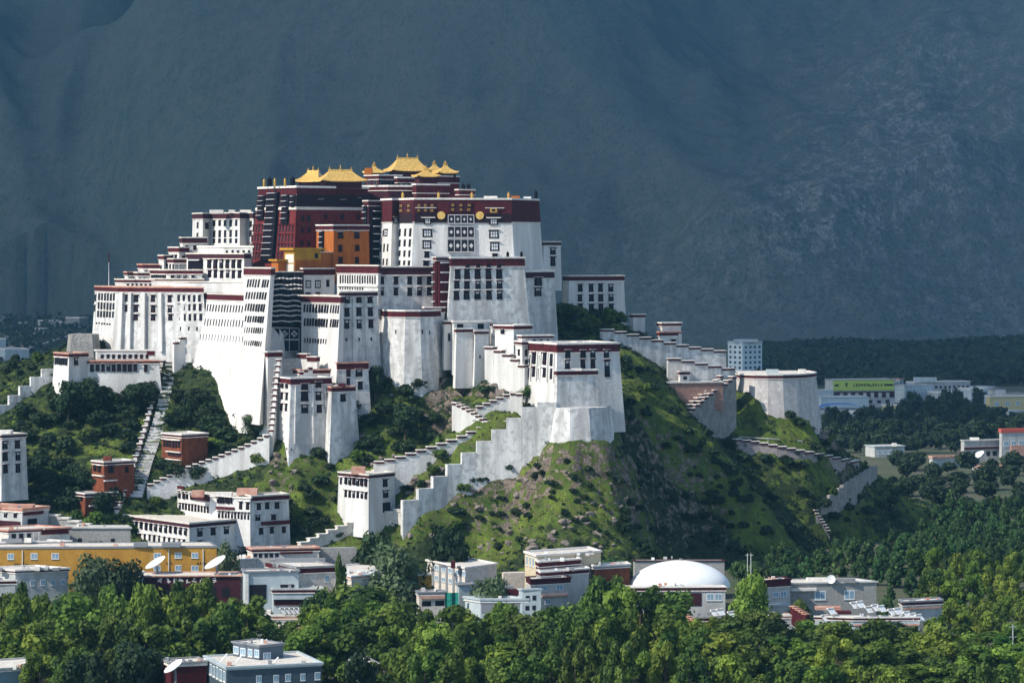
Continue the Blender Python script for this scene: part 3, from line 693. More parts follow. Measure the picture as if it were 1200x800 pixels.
# the ochre chapel and the yellow annex
b = Bld('ochre_chapel', 'orange ochre chapel with maroon roof band before the red palace', [(371,1364),(383,1360),(391,1352),(432,1364)], 264.5, 318, ref=2, frieze=5, wall=M_orange, back=14, batter=.02, capm=M_capw)
b.win(2, [399,418], [275.5], 6.5, 9, 'std'); b.win(2, [399,418], [291,305], 5.5, 8, 'red'); b.bay(0, 375, 380, 270, 296, 4, .6)
b = Bld('yellow_annex', 'yellow ochre annex with overhanging yellow roof over black curtain', [(333,1348),(345,1342),(376,1348)], 293, 322, ref=1, frieze=0, wall=M_yellow, back=12, batter=0, cap=.9, capm=M_yellow, over=1.3)
b.slab(0, 335, 344.5, 298, 308, .2, M_cap, 'pale_panel'); b.slab(1, 345.5, 375.6, 304.5, 322, .3, M_orange, 'orange_base'); b.slab(0, 333.2, 344.8, 309.5, 321, .35, M_cap, 'pale_panel'); b.win(1, [371], [300], 4, 6, 'red')
b = Bld('yellow_annex', 'ochre lean-to block stepping down beside the yellow annex', [(318,1352),(326,1344),(345,1348)], 306, 325, ref=1, frieze=0, wall=M_orange, back=10, batter=0, cap=.8, capm=M_yellow, over=1.0)
b = Bld('orange_lodge', 'small orange lodge block right of the yellow annex', [(372,1352),(376,1348),(394,1354)], 296, 322, ref=1, frieze=0, wall=M_orange, back=10, batter=0, cap=.4)

# western terraces, stepping down to the left
b = Bld('terrace_house', 'white terrace house with tall dark windows left of the red palace foot', [(219,1396),(240,1388),(286,1366),(294,1370)], 298, 334, ref=2, frieze=5, back=16, fm=M_dred, batter=.02)
b.win(1, (6,246,281), [309,321], 4.2, [11,10], 'std'); b.bay(0, 222, 238, 303, 327, 2, .8)
b = Bld('terrace_house', 'low white terrace with cream roof beneath the upper west wing', [(232,1404),(262,1392),(296,1388)], 290, 302, ref=1, frieze=0, back=10, batter=0, cap=.8, capm=M_capw); b.win(1, (5,266,292), [295], 3, 4, 'plain')
b = Bld('terrace_house', 'little white hut with wide dark roof band left of upper wing', [(211,1416),(214,1410),(242,1412)], 279, 296, ref=1, frieze=6, fm=M_dred, batter=0); b.win(1, (3,219,237), [290], 3.5, 6, 'slit')
b = Bld('terrace_house', 'pale hut with red-brown band and two windows below the little dark-banded hut', [(198,1412),(210,1404),(221,1408)], 290.5, 316, ref=1, frieze=5, batter=.01); b.win(0, [201.5,206], [302], 3, 8, 'std'); b.win(1, [215], [303], 4, 9, 'std')
b = Bld('terrace_house', 'small cream house with striped window left of pale hut', [(186,1410),(192,1404),(200,1408)], 300, 320, ref=1, frieze=4, batter=0); b.win(1, [196], [309], 3, 6, 'std')
b = Bld('terrace_house', 'narrow white house with glazed balcony under pale hut', [(197,1404),(204,1396),(220,1398)], 304, 330, ref=1, frieze=4, batter=0); b.win(0, (2,199.5,203), [313], 2, 8, 'slit'); b.win(1, (3,207,217), [314], 3.5, 8, 'muntin')
b = Bld('terrace_house', 'long low house with red band and white slit row on west terraces', [(176,1402),(196,1386),(237,1384)], 317, 335, ref=1, frieze=4, batter=0); b.win(0, (7,178.5,194), [325], 1.6, 7, 'slit'); b.win(1, [202,209,217,226], [325], 4, 7, 'std')
b = Bld('terrace_house', 'low red-roofed house stepping down at left of west terraces', [(162,1412),(168,1406),(186,1406)], 310.5, 330, ref=1, frieze=4, batter=0, capm=M_terra); b.win(1, (3,171,182), [320], 3, 7, 'std')
b = Bld('terrace_house', 'small stepped hut next to leftmost roof on west terraces', [(158,1406),(162,1402),(178,1402)], 320, 336, ref=1, frieze=3, batter=0); b.win(1, (3,164,175), [328], 2.6, 6, 'slit')
b = Bld('terrace_house', 'leftmost tiny cream roof hut on west terraces', [(146,1410),(150,1406),(162,1408)], 319.5, 336, ref=1, frieze=3, batter=0, capm=M_terra); b.win(1, [153,157], [328], 2.6, 6, 'std')
b = Bld('terrace_house', 'flat low wing with cream roof at the far left of west terraces', [(135,1400),(146,1394),(180,1388)], 328, 342, ref=1, frieze=3, batter=0); b.win(1, (6,150,176), [334], 3, 4, 'plain')
b = Bld('terrace_house', 'maroon banded low terrace wall above great white wall', [(178,1384),(240,1372),(286,1352)], 331, 348, ref=1, frieze=6, back=12, batter=0); 
b = Bld('terrace_house', 'low cream-roofed range behind roof of the long west wing', [(176,1392),(192,1384),(238,1378)], 327.5, 340, ref=1, frieze=3, batter=0, back=10); b.win(1, (7,198,233), [333], 3, 4, 'plain')
# flag mast
t = thing('flag_mast', 'thin mast with red pennant above the west terraces', 'mast', P(127.5, 336, 1385)); m = MB(); m.tube(P(127.5,340,1385), P(127.5,307,1385), .16, .08); m.build('pole', M_metal, t)
m = MB(); a = P(127.7,299,1385); m.tube(P(127.5,307.2,1385), P(127.5,296,1385), .28, .22); m.build('pennant', M_frieze, t)

# the long west wing
A = Bld('palace_wing', 'long white west wing with piers between tall windows at the left end', [(112,1388),(139,1362),(238,1346)], 337, 412, ref=1, frieze=5, back=20, batter=.055, wall=M_wash_old, fm=M_frieze, capm=M_terra)
A.win(0, (6,117,134), [348,359,368.5], 2.2, [9,9,8], 'slit'); A.win(0, (6,116,131), [380], 1.6, 2.5, 'slit'); A.win(0, [113], [350,362], 1.8, 9, 'slit')
for x0, x1, x0b, x1b in ((142,146,139,144),(152.5,156,150,154),(168,172,168,171.5),(187.5,191,186.5,190)):
    A.slab(1, x0, x1, 343, 411, 1.6, M_white, 'buttress')
A.win(1, [160,179.5,199], [349,361,371], 5.5, [9,9,8], 'std'); A.win(1, [149], [349,361], 3.4, 9, 'std'); A.win(1, (5,209,233), [348.5,359,370.5], 3.2, [9,9,9], 'slit'); A.win(1, (3,210,228), [384], 1.8, 5, 'slit')
# the great white wall, its taller shoulder and the hanging curtain
B1 = Bld('great_white_wall', 'huge sunlit white wall with rows of slits above the left stair', [(236,1352),(287,1316)], 346, 487, ref=1, frieze=6.5, back=24, bots=[(204,1352),(290,1292)], drop=6)
B1.win(0, (14,243,284), [362], 1.5, 9, 'slit'); B1.win(0, (16,240,284), [379], 1.2, 9, 'slit'); B1.win(0, (17,238,284), [397], .7, 8, 'slit')
B2 = Bld('palace_shoulder', 'tall white shoulder tower with five slit rows left of black curtain', [(286,1320),(317.5,1298),(322,1306)], 315, 480, ref=1, frieze=7.5, back=24, bots=[(284,1294),(304,1276),(312,1290)], drop=5)
B2.win(0, (5,291,304), [332], 1.9, 10, 'slit'); B2.win(0, (3,309,315), [332], 1.9, 10, 'slit'); B2.win(0, (8,289.5,313), [346.5], 1.7, 9, 'slit'); B2.win(0, (8,289,312), [360.5], 1.7, 9.5, 'slit'); B2.win(0, (8,289,312), [374], 1.6, 8, 'slit'); B2.win(0, (9,288,312), [387], .8, 7, 'slit'); B2.win(0, (9,288,311), [402], .6, 6, 'slit')
# black curtain
cw = Bld('palace_recess', 'recessed entrance wall carrying the big striped black curtain', [(314,1322),(354,1326)], 319, 432, ref=0, frieze=0, wall=M_dred, back=8, batter=.01, cap=.3)
t = thing('hanging_curtain', 'huge black hanging curtain with thin white stripes over the palace entrance', 'curtain', P(335, 412, 1316))
m = MB(); nx, nz = 28, 40; k = 0
for j in range(nz+1):
    for i in range(nx+1):
        px = 316.2 + 37.8*i/nx - (j/nz)*1.6*(i/nx); py = 319.5 + 63.5*j/nz
        p = P(px, py, 1316 + 4*i/nx + .55*math.sin(i*1.9) * (.3+.7*j/nz) + .25*math.sin(i*.7+j*.2)); m.v.append(tuple(p))
for j in range(nz):
    for i in range(nx):
        a = j*(nx+1)+i; m.f.append((a+nx+1, a+nx+2, a+1, a)); m.mi.append(0)
m.build('cloth', M_hair, t)
for py in (326.2,333.5,338.3,345.8,352.5,358.5,364,369.6,376.4):
    s_ = MB()
    for i in range(nx):
        q = [P(316.2+37.8*ii/nx, py+dy+.5*math.sin(ii*.5+py), 1315.55 + 4*ii/nx + .55*math.sin(ii*1.9)*.6) for ii, dy in ((i,.75),(i+1,.75),(i+1,-.75),(i,-.75))]; s_.poly(q)
    s_.build('white_stripe', M_capw, t)
for (y0, y1, fl) in ((384.5,397.5,True),(398.2,411.5,False)):
    for i in range(3):
        a, c = 316.6+11.4*i, 316.6+11.4*(i+1)-.6; m = MB(); m.box((P((a+c)/2,(y0+y1)/2,1317+1.2*i)), ((c-a)*1317/F, .5, (y1-y0)*1317/F)); o = m.build('curtain_panel', M_hair, t)
        m = MB(); cpt = P((a+c)/2, (y0+y1)/2, 1316.6+1.2*i)
        if fl:
            for q in range(4):
                ctr = cpt + Vector((math.cos(q*math.pi/2)*.85, 0, math.sin(q*math.pi/2)*.85)); m.poly([ctr + Vector((dx*.62, 0, dz*.62)) for dx, dz in ((-1,0),(0,-1),(1,0),(0,1))])
        hw, hh = (c-a)*1317/F/2+.1, (y1-y0)*1317/F/2
        for sx in (-hw, hw): m.poly([cpt + Vector((sx+dx, -.02, dz)) for dx, dz in ((-.12,-hh),(.12,-hh),(.12,hh),(-.12,hh))])
        for sz in (-hh, hh): m.poly([cpt + Vector((dx, -.03, sz+dz)) for dx, dz in ((-hw,-.12),(hw,-.12),(hw,.12),(-hw,.12))])
        e = m.build('applique', M_awn, None, loc=(0,0,0)); e.parent = o; e.matrix_local = Matrix.Translation(-Vector(o['base_xyz']))
# the steps below the curtain and the red landing wall beside them
t = thing('entrance_steps', 'broad cream stone steps below the curtained palace entrance', 'steps', P(340, 442, 1290)); m = MB()
for i in range(6):
    y0 = 441 - 4.2*i; Y0 = 1289 + 4.2*i; a, c = P(327, y0, Y0), P(352, y0, Y0); m.prism([(a.x,Y0,a.z-3),(c.x,Y0,a.z-3),(c.x,Y0+4.4,a.z-3),(a.x,Y0+4.4,a.z-3)], [(a.x,Y0,a.z),(c.x,Y0,a.z),(c.x,Y0+4.4,a.z),(a.x,Y0+4.4,a.z)])
m.build('tread', M_cap, t)
# right of the curtain
b = Bld('palace_house', 'grey-white house with dark band and two framed windows right of curtain', [(353,1334),(356,1330),(392,1338)], 315.5, 352, ref=1, frieze=7, batter=.0, fm=M_frieze, back=10); b.win(1, [361,372.5], [333], [7][0], 10, 'muntin'); b.win(1, [384], [332], 4, 9, 'std'); b.win(1, [361,372.5], [344.5], 6, 4, 'red')
b = Bld('palace_gallery', 'white gallery with close row of slits under red frieze left of centre', [(395,1336),(443,1312),(446,1316)], 312, 350, ref=1, frieze=8.5, batter=.0, back=14)
b.win(0, (15,399,439.5), [327.5], 1.6, 10, 'slit'); b.win(0, (10,399,425), [338.5], 1.5, 3, 'opening'); b.slab(0, 396, 443, 334.5, 336.2, .5, M_capw, 'ledge')
D1 = Bld('palace_wing', 'bright white wing with two rows of slits right of the black curtain', [(353,1318),(386,1302),(399,1294),(403,1298)], 348, 436, ref=2, frieze=7, batter=.05, back=14, bots=[(353,1314),(386,1292),(394,1286),(402,1294)])
D1.win(0, (9,357,384), [362], 1.9, 10, 'slit'); D1.win(0, (9,357,383), [378.5], 1.8, 10, 'slit'); D1.win(0, (9,357,382), [400], .8, 6, 'slit'); D1.win(1, (4,388,397), [362,378.5], 1.9, 10, 'slit')
D2 = Bld('palace_tower', 'grey-white tower with three columns of black windows left of round bastion', [(398,1298),(399,1297),(442,1308)], 343, 428, ref=1, frieze=4, batter=.045, wall=M_wash_old, fm=M_dred, back=14, drop=6)
D2.win(1, [406.5,420,433], [351.5], 6.2, 8, 'std'); D2.win(1, [406.5,420,433], [365.5,379.5], 6.2, 11.5, 'std'); D2.win(1, [406.5,420,433], [398], 2.2, 4, 'plain')
for px in (413.5, 427): D2.slab(1, px-.7, px+.7, 347, 426, .7, M_wash_old, 'buttress')
b = Bld('palace_house', 'plain white middle house with ten paired windows below white palace', [(442,1322),(443,1321),(512,1330)], 313.5, 372, ref=1, frieze=8.5, batter=.02, fm=M_dred, wall=M_wash_old, back=18)
b.win(1, [447.5,464,480,491,502.5], [328.5,341.5], 5.6, 10.5, 'std')
# tower with five columns of windows, awning bays on its left
N = Bld('palace_tower', 'massive white tower with fifteen dark windows in the middle of palace front', [(519,1338),(529,1318),(614,1330)], 303, 398, ref=1, frieze=9, batter=.075, wall=M_wash_old, back=20, capm=M_capw, cap=.7, drop=6)
N.win(1, [536.8,547.6,559.8,572,584], [321], 7.2, 13, 'std'); N.win(1, [536.8,547.6,559.8,572,584], [333.5,345.5], 7, [10.5,11.5], 'std'); N.win(1, [547.6,559.8,572,584], [312.5], 5.5, 7, 'red')
b = Bld('bay_tower', 'slim tower of stacked red and white awning bays beside massive white tower', [(508,1326),(512,1318),(527,1322)], 302, 366, ref=1, frieze=3, wall=M_frieze, batter=0, back=8)
b.bay(1, 513.5, 525.5, 306, 363, 5, .8, M_frieze); b.bay(0, 509, 511.5, 306, 363, 5, .6, M_frieze)
for px in (595, 611): banner(N.root, Vector((*XY(px, 1332), N.zt+.6)), 2.4, .6)
O = Bld('palace_tower', 'shaded grey tower with two windows at the right end of the palace', [(613,1344),(617,1336),(649,1350)], 319, 402, ref=1, frieze=7, batter=.06, wall=M_wash_old, fm=M_dred, capm=M_capw, cap=.8, drop=8)
O.win(1, [630], [330,342], 8.5, 10.5, 'std')
b = Bld('palace_annex', 'plain pale annex box standing before massive white tower', [(575,1310),(577,1308),(602,1312)], 379, 410, ref=1, frieze=3.4, batter=.01, wall=M_wash_old, fm=M_dred, cap=0, back=12)
b = Bld('palace_annex', 'low annex with red band below plain pale annex box', [(580,1306),(602,1300),(623,1306)], 382, 412, ref=1, frieze=4, batter=.0, back=10, capm=M_capw); b.win(0, [589], [388], 4, 6, 'std')
# round bastion
Fb = Bld('round_bastion', 'rounded white bastion with maroon rim under middle of palace', [(446,1326),(450,1312),(460,1305),(475,1302),(492,1303),(506,1308),(519,1320)], 365, 442, ref=3, frieze=6.5, batter=.075, wall=M_wash_old, back=14, drop=8, capm=M_capw, cap=.7)
Fb.win(4, [494], [389], 1.6, 5, 'red'); Fb.win(2, [465], [389], 1.4, 5, 'plain'); Fb.win(4, [502], [390], 1.4, 5, 'plain')
b = Bld('bastion_hut', 'small white hut with maroon roof band on right side of round bastion', [(496,1316),(498,1313),(521,1318)], 361, 376, ref=1, frieze=5, batter=0, back=8, capm=M_capw); b.win(1, [507], [369], 4, 5, 'plain')
# small white houses on the crag right of the bastion
b = Bld('crag_house', 'upper white crag house with cream roof and dark openings right of bastion', [(530,1312),(532,1308),(576,1314)], 378, 428, ref=1, frieze=0, batter=.02, back=12, capm=M_capw, cap=.8); b.win(1, [539,563], [382.5], 7, 6, 'opening'); b.win(1, [535,560], [398], 2, 7, 'plain')
b = Bld('crag_house', 'white crag house block with maroon cap at lower left of cream roof', [(533,1306),(535,1303),(554,1306)], 386, 432, ref=1, frieze=3.4, batter=.03, back=8, capm=M_capw, drop=8)
b = Bld('crag_house', 'white crag house block with maroon cap at lower right of cream roof', [(556,1305),(557,1303),(572,1306)], 388.5, 430, ref=1, frieze=3, batter=.03, back=8, capm=M_capw, drop=8); b.win(1, [562.5], [418], 2, 4, 'plain')
b = Bld('crag_house', 'narrow white crag turret left of the cream-roofed crag house', [(519,1314),(521,1311),(531,1313)], 377, 405, ref=1, frieze=3, batter=.03, back=8, capm=M_capw, drop=10); b.win(1, [526], [395], 3, 10, 'plain')
# lower east house with its annex and the rounded footing
R = Bld('east_house', 'lower east house with sunlit columned left side and big dark windows', [(620,1290),(653,1266),(725,1278)], 404, 484, ref=1, frieze=9, batter=.06, back=18, capm=M_capw, cap=.7, drop=8)
R.win(0, [628,640], [420.5,437], 4.6, [15,13], 'std'); R.win(0, [647.5], [421,438], 3, [15,13], 'slit'); R.win(0, [622.5,633.5], [424,439], 1.4, 14, 'slit')
for px in (625,631.5,635.5,643.5,650.5): R.slab(0, px-.5, px+.5, 413, 448, .6, M_white, 'column')
R.win(1, [665,682.5,694], [415,426.5], 6.4, [10,11.5], 'std'); R.win(1, [709.5], [415], 6.4, 10, 'std'); R.win(1, [709.5], [432], 6.8, 23, 'std')
for px, w in ((640,12),(690,14),(672,8)): R.on_roof(px, 12, w, 4, 1.0, M_capw, 'roof_hut')
b = Bld('east_annex', 'plain white annex tower with maroon cap before lower east house', [(650,1262),(653,1258),(700,1265)], 435, 528, ref=1, frieze=4.6, batter=.03, wall=M_wash_old, back=10, capm=M_capw, drop=4); b.on_roof(676, 4, 12, 3, .9, M_capw)
b = Bld('bastion_footing', 'bare weathered footing wall flaring out beneath lower east house', [(640,1262),(652,1255),(668,1252.5),(690,1254),(708,1260),(716,1270)], 478, 524, ref=2, frieze=0, batter=.13, wall=M_wash_old, back=14, cap=0, drop=8)
b = Bld('stair_house', 'little white house with window columns beside the top of zigzag stair', [(604,1296),(612,1288),(622,1291)], 401, 436, ref=1, frieze=3, batter=0, back=10, capm=M_capw); b.win(1, [616.5], [413,425], 3, 9, 'std'); b.win(0, [608], [413,425], 2.4, 8, 'std')
b = Bld('stair_house', 'low cream-roofed house with small windows behind lower east house', [(607,1298),(612,1294),(648,1300)], 394, 410, ref=1, frieze=2.5, batter=0, back=8, capm=M_capw); b.win(1, (4,618,642), [400], 3.5, 5, 'plain')

# ------------------------------------------------------------------ gate tower at the foot of the great stair
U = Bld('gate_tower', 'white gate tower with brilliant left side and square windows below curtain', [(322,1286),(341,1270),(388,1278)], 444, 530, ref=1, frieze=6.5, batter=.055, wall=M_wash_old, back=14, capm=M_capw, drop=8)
U.win(0, (3,326.5,337), [452.6,464.5,477.5], 3.2, [6,10,10], 'std'); U.slab(0, 322.2, 340.7, 451, 528, .12, M_white, 'painted_sunlight')  # whiter skin on the left face paints in its sunlight
U.win(1, [356.5], [453,464.5,479], 9, [8,12,11], 'std'); U.win(1, [372.5], [451,464,479], 6.8, [7,12,10], 'std')
for px in (346.5,365.5,380): U.slab(1, px-.6, px+.6, 452, 520, .6, M_wash_old, 'buttress')
b = Bld('gate_house', 'low white gatehouse with red rim right of the gate tower', [(385,1276),(389,1272),(416,1279)], 454.5, 520, ref=1, frieze=4.4, batter=.07, wall=M_wash_old, back=12, capm=M_terra, drop=8); b.win(1, [401.5], [466.5], 7, 10, 'std'); b.on_roof(401, 4, 8, 3, 1.6, M_frieze)
b = Bld('gate_house', 'tall narrow white gatehouse with dark roof at right end of gate group', [(392,1292),(396,1287),(431,1292)], 426, 500, ref=1, frieze=7, batter=.055, wall=M_wash_old, back=12, capm=M_terra, drop=8); b.win(1, [420], [437], 8, 9, 'std'); b.win(1, [421], [451.5], 6, 10, 'std'); b.win(1, [408], [437,447], 5, 8, 'red')
b = Bld('gate_house', 'flat-roofed red-edged landing house directly behind gate tower', [(344,1292),(352,1288),(398,1294)], 434, 460, ref=1, frieze=4, batter=0, back=10, capm=M_terra)
b = Bld('gate_house', 'slim white gatepost tower with maroon cap left of gate tower', [(307,1290),(314,1283),(330,1288)], 413, 505, ref=1, frieze=5.5, batter=.03, back=8, capm=M_capw, drop=8)
# ------------------------------------------------------------------ stair walls and parapets
def wall_run(name, label, path, n, hpx, thick=1.6, cap='red', capw=.72, wall=None, group=None, Ys=None, drop=3.0, cat='wall', caph=1.15, flat=False):
    """a wall that climbs in n flat-topped steps; path = photo points along its top edge, hpx = its visible height there.
    Its distance comes from where its foot meets the hill, unless Ys gives it."""
    wall = wall or M_white
    d = [0.0]
    for a, c in zip(path, path[1:]): d.append(d[-1] + math.hypot(c[0]-a[0], c[1]-a[1]))
    def along(t, arr):
        s = t * d[-1]
        for i in range(len(d)-1):
            if s <= d[i+1] or i == len(d)-2:
                u = (s - d[i]) / max(1e-6, d[i+1]-d[i]); return tuple(arr[i][k] + (arr[i+1][k]-arr[i][k])*u for k in range(len(arr[0])))
    hp = hpx if isinstance(hpx, (list, tuple)) else [hpx]*len(path)
    if Ys is None:
        Ys = []
        for (a, c), h in zip(path, hp):
            r = ray(a, c + h); y = r.y if r else (Ys[-1] if Ys else 1300.0)
            Ys.append(y)
        ok = [i for i, y in enumerate(Ys) if y < 1480]
        Ys = [Ys[i] if i in ok or not ok else Ys[min(ok, key=lambda j: abs(j-i))] for i in range(len(Ys))]
    full = [(p[0], p[1], y, h) for p, y, h in zip(path, Ys, hp)]
    pts = []
    for i in range(n+1):
        px, py, Y, h = along(i/n, full); q = P(px, py, Y); pts.append((q, h*Y/F))
    b0 = pts[0][0]; t = thing(name, label, cat, (b0.x, b0.y, b0.z - pts[0][1]), group)
    body = MB()
    for i in range(n):
        (a, ha), (c, hc) = pts[i], pts[i+1]
        e = Vector((c.x-a.x, c.y-a.y, 0)); L = e.length
        e = e.normalized() if L > .01 else Vector((1,0,0)); w = Vector((-e.y, e.x, 0)) * thick/2
        zt = (a.z + c.z)/2; zb = min(a.z - ha, c.z - hc, hz(a.x, a.y), hz(c.x, c.y)) - drop
        A, B = Vector((a.x, a.y, 0)), Vector((c.x, c.y, 0)); ex = e * .004 * (1 if i % 2 else -1)
        q = [A - w - ex, B - w + ex, B + w + ex, A + w - ex]
        if (q[1]-q[0]).cross(q[3]-q[0]).z < 0: q = q[::-1]
        body.prism([(p.x, p.y, zb) for p in q], [(p.x, p.y, zt) for p in q])
        if cap:
            m = MB(); cx = (A+B)/2; hl = max(.55, L/2*capw); R = Matrix((( e.x, -e.y, 0), (e.y, e.x, 0), (0,0,1)))
            m.box((cx.x, cx.y, zt + caph*.32), (2*hl, thick+.7, caph*.64), 0, R); m.box((cx.x, cx.y, zt + caph*.64 + .17), (2*hl+.5, thick+1.1, .34), 1, R)
            m.build('coping', [M_frieze if cap == 'red' else M_cap, M_capw], t)
    body.build('wall', wall, t)
    return t
wall_run('stair_wall', 'steep beaded parapet running down beside the left face of the gate tower', [(327,420),(323,452),(320,485),(317.5,509)], 13, 5, 1.3, Ys=[1284,1279,1275,1271.5], drop=9, capw=.8)
wall_run('stair_wall', 'long bright white stair wall descending left from the gate tower foot', [(316,510),(290,523),(255,537),(217,550),(172,571)], 19, [30,26,22,20,12], 2.0, capw=.62)
wall_run('stair_wall', 'bead-topped parapet of the long left stair climbing to the west wing', [(194,407),(186,440),(175,485),(163,525),(150,565),(136,600)], 28, 4, 1.3, capw=.7, drop=2)
wall_run('stair_wall', 'short four-capped white stair wall against the great white wall', [(232,386),(222,392),(212,398),(203,406)], 4, 26, 1.6, Ys=[1351,1350,1348,1346], drop=12)
wall_run('stair_wall', 'red-topped slanting landing wall right of the entrance steps', [(350,418),(361,421),(373,425)], 2, 16, 1.6, Ys=[1299,1296,1293], capw=1.0, caph=2.6, drop=6)
wall_run('stair_wall', 'little stepped parapet with red caps right of the entrance steps', [(366,432),(358,436),(350,440)], 3, 6, 1.4, Ys=[1290,1289,1288], capw=.8, caph=1.6, drop=3)
# the long left stair itself
t = thing('stairway', 'worn grey stone stairway climbing the left slope beside its beaded parapet', 'stairs', ray(172, 520))
m = MB(); pth = [(196,412,205),(190,450,203),(182,485,196),(174,510,190),(165,535,181),(157,558,174),(146,585,166)]
row = []
for i in range(len(pth)-1):
    for k in range(7):
        u = k/7; row.append(tuple(pth[i][j] + (pth[i+1][j]-pth[i][j])*u for j in range(3)))
row.append(pth[-1]); pr = None
for i, (l, y, r) in enumerate(row):
    a = ray((l+r)/2, y); Y = a.y - .6; z = a.z + .9; L = Vector((*XY(l, Y), z)); Rr = Vector((*XY(r, Y), z))
    if pr:
        m.poly([L, Rr, (pr[1].x, pr[1].y, z), (pr[0].x, pr[0].y, z)]); m.poly([(pr[0].x, pr[0].y, z), (pr[1].x, pr[1].y, z), pr[1], pr[0]], 1)
    pr = (L, Rr)
m.build('steps', [M_stone, M_wash_old], t)
# zigzag of the middle stair
wall_run('stair_wall', 'stepped white turret wall with maroon caps above zigzag stair', [(570,407),(584,412),(597,418),(608,425),(617,434)], 5, [30,32,34,34,32], 2.2, Ys=[1302,1298,1295,1291,1288], capw=.95, drop=8)
wall_run('stair_wall', 'upper arm of the zigzag stair, white with dark caps', [(605,459),(593,465),(576,472),(558,480)], 6, [13,13,12,9], 1.8, Ys=[1282,1281,1280,1279], capw=.85, drop=6)
wall_run('stair_wall', 'middle arm of the zigzag stair falling to the right', [(531,473),(545,479),(560,488),(573,498)], 8, [16,18,14,8], 1.8, Ys=[1280,1277,1274,1271], capw=.85, drop=6)
wall_run('stair_wall', 'long lower arm of the zigzag stair with maroon caps running down left', [(594,494),(568,501),(534,516),(498,528),(460,540),(438,544)], 13, [8,10,16,14,10,5], 1.8, capw=.8, Ys=[1270,1269,1266,1263,1260,1259], drop=6)
wall_run('stair_wall', 'small turret steps at the top of the zigzag stair', [(598,462),(612,464)], 2, 20, 2.2, Ys=[1280,1279], capw=.8, drop=6)
# plain stepped white wall
wall_run('boundary_wall', 'plain white stepped wall falling from the lower east house to the town', [(652,471),(629,471),(608,485),(588,500),(571,514),(553,527),(535,541),(516,556),(496,574),(471,592)], 10, [45,45,42,40,38,36,36,34,34,36], 2.4, cap=None, wall=M_wash_old, Ys=[1257,1257,1256.5,1256.5,1256,1255,1253,1250,1246,1242], drop=5)
wall_run('stair_wall', 'pale low stair wall with white caps below the small white hillside house', [(474,598),(455,602),(430,608),(400,618),(375,629),(350,640)], 11, [14,12,12,12,12,12], 1.8, cap='pale', wall=M_cap, capw=.9, drop=3)
# left ridge and left slope
wall_run('ridge_wall', 'maroon and white capped wall stepping along the far left ridge', [(-20,422),(8,418.5),(32,409.5),(60,401),(82,394),(95,391)], 9, 2.5, 1.8, capw=.92, drop=3, wall=M_stone, caph=2.0)
wall_run('boundary_wall', 'weathered white stepped wall on the left slope below the ridge', [(63,428),(47,437),(33,449),(18,461),(0,478),(-16,490)], 6, [24,30,34,32,24,20], 2.2, cap=None, wall=M_wash_old, Ys=[1338,1336,1334,1331,1328,1324], drop=4)
b = Bld('stone_turret', 'rough grey stone turret below the left end of the west wing', [(80,1366),(84,1358),(108,1358),(116,1366)], 392, 416, ref=1, frieze=0, cap=0, wall=M_stone, batter=.1, back=10)
# east side walls
wall_run('ridge_wall', 'long white wall with maroon caps descending right along the east ridge', [(704,387),(728,391),(757,398),(786,404),(812,409),(850,414)], 10, [12,14,16,16,14,16], 1.8, capw=.92, wall=M_wash_old, Ys=[1368,1372,1377,1382,1387,1392], drop=5)
wall_run('ridge_wall', 'second stepped wall with maroon caps below the long east ridge wall', [(782,421),(808,425),(836,431),(860,435)], 5, [22,22,20,20], 1.8, capw=.95, wall=M_wash_old, Ys=[1376,1378,1382,1388], drop=5)
wall_run('ridge_wall', 'zigzag dark-capped wall climbing from the slope to the east bastion', [(861,441),(848,452),(832,462),(818,474),(802,487)], 11, [14,14,16,12,6], 1.8, capw=.85, wall=M_stone, Ys=[1384,1378,1372,1366,1360], drop=5)
wall_run('ridge_wall', 'parallel dark-capped parapet left of the zigzag wall to the east bastion', [(846,440),(834,454),(820,466),(805,478)], 9, [8,8,8,5], 1.4, capw=.85, wall=M_stone, Ys=[1382,1376,1370,1364], drop=4)
b = Bld('retaining_wall', 'pinkish brick retaining wall below the east ridge walls', [(776,1372),(781,1366),(847,1374)], 449, 470, ref=1, frieze=0, wall=mat('pink_brick', (.34,.20,.16), .95, (.26,.15,.12), .8), batter=.02, cap=.6, capm=M_capw, back=6)
b = Bld('ridge_hut', 'tiny white hut with maroon band above the pinkish retaining wall', [(795,1374),(797,1371),(808,1374)], 436, 450, ref=1, frieze=3, batter=0, back=6); b.win(1, [803], [443], 5, 4, 'plain')
b = Bld('ridge_gatehouse', 'two-tier gatehouse with cream roofs and dark doorway on the east ridge', [(770,1394),(773,1390),(798,1396)], 390, 410, ref=1, frieze=3.5, batter=.02, back=8, capm=M_terra); b.win(1, [789], [401], 6, 8, 'std'); b.slab(1, 794.5, 798, 391, 408, .4, M_white, 'white_pier')
b = Bld('ridge_gatehouse', 'upper tier hut with cream roof behind two-tier ridge gatehouse', [(770,1402),(776,1398),(798,1402)], 379, 392, ref=1, frieze=3, batter=0, back=8, capm=M_capw)
b = Bld('east_bastion', 'big rounded stone bastion with red rim at the east end of the ridge', [(858,1414),(861,1405),(870,1397),(884,1392.5),(900,1391),(917,1392),(932,1395.5),(945,1402),(953,1410),(956,1418)], 440, 490, ref=4, frieze=3.5, batter=.11, wall=mat('pinkish_old_wash', (.54,.50,.475), .95, (.40,.365,.35), .3, (1,1,.3), col3=(.60,.575,.55), scale3=.5), back=16, drop=8, capm=M_capw)
b.on_roof(940, 12, 8, 5, 2.2, M_capw); b.on_roof(905, 16, 14, 4, 2.0, M_paleblue)
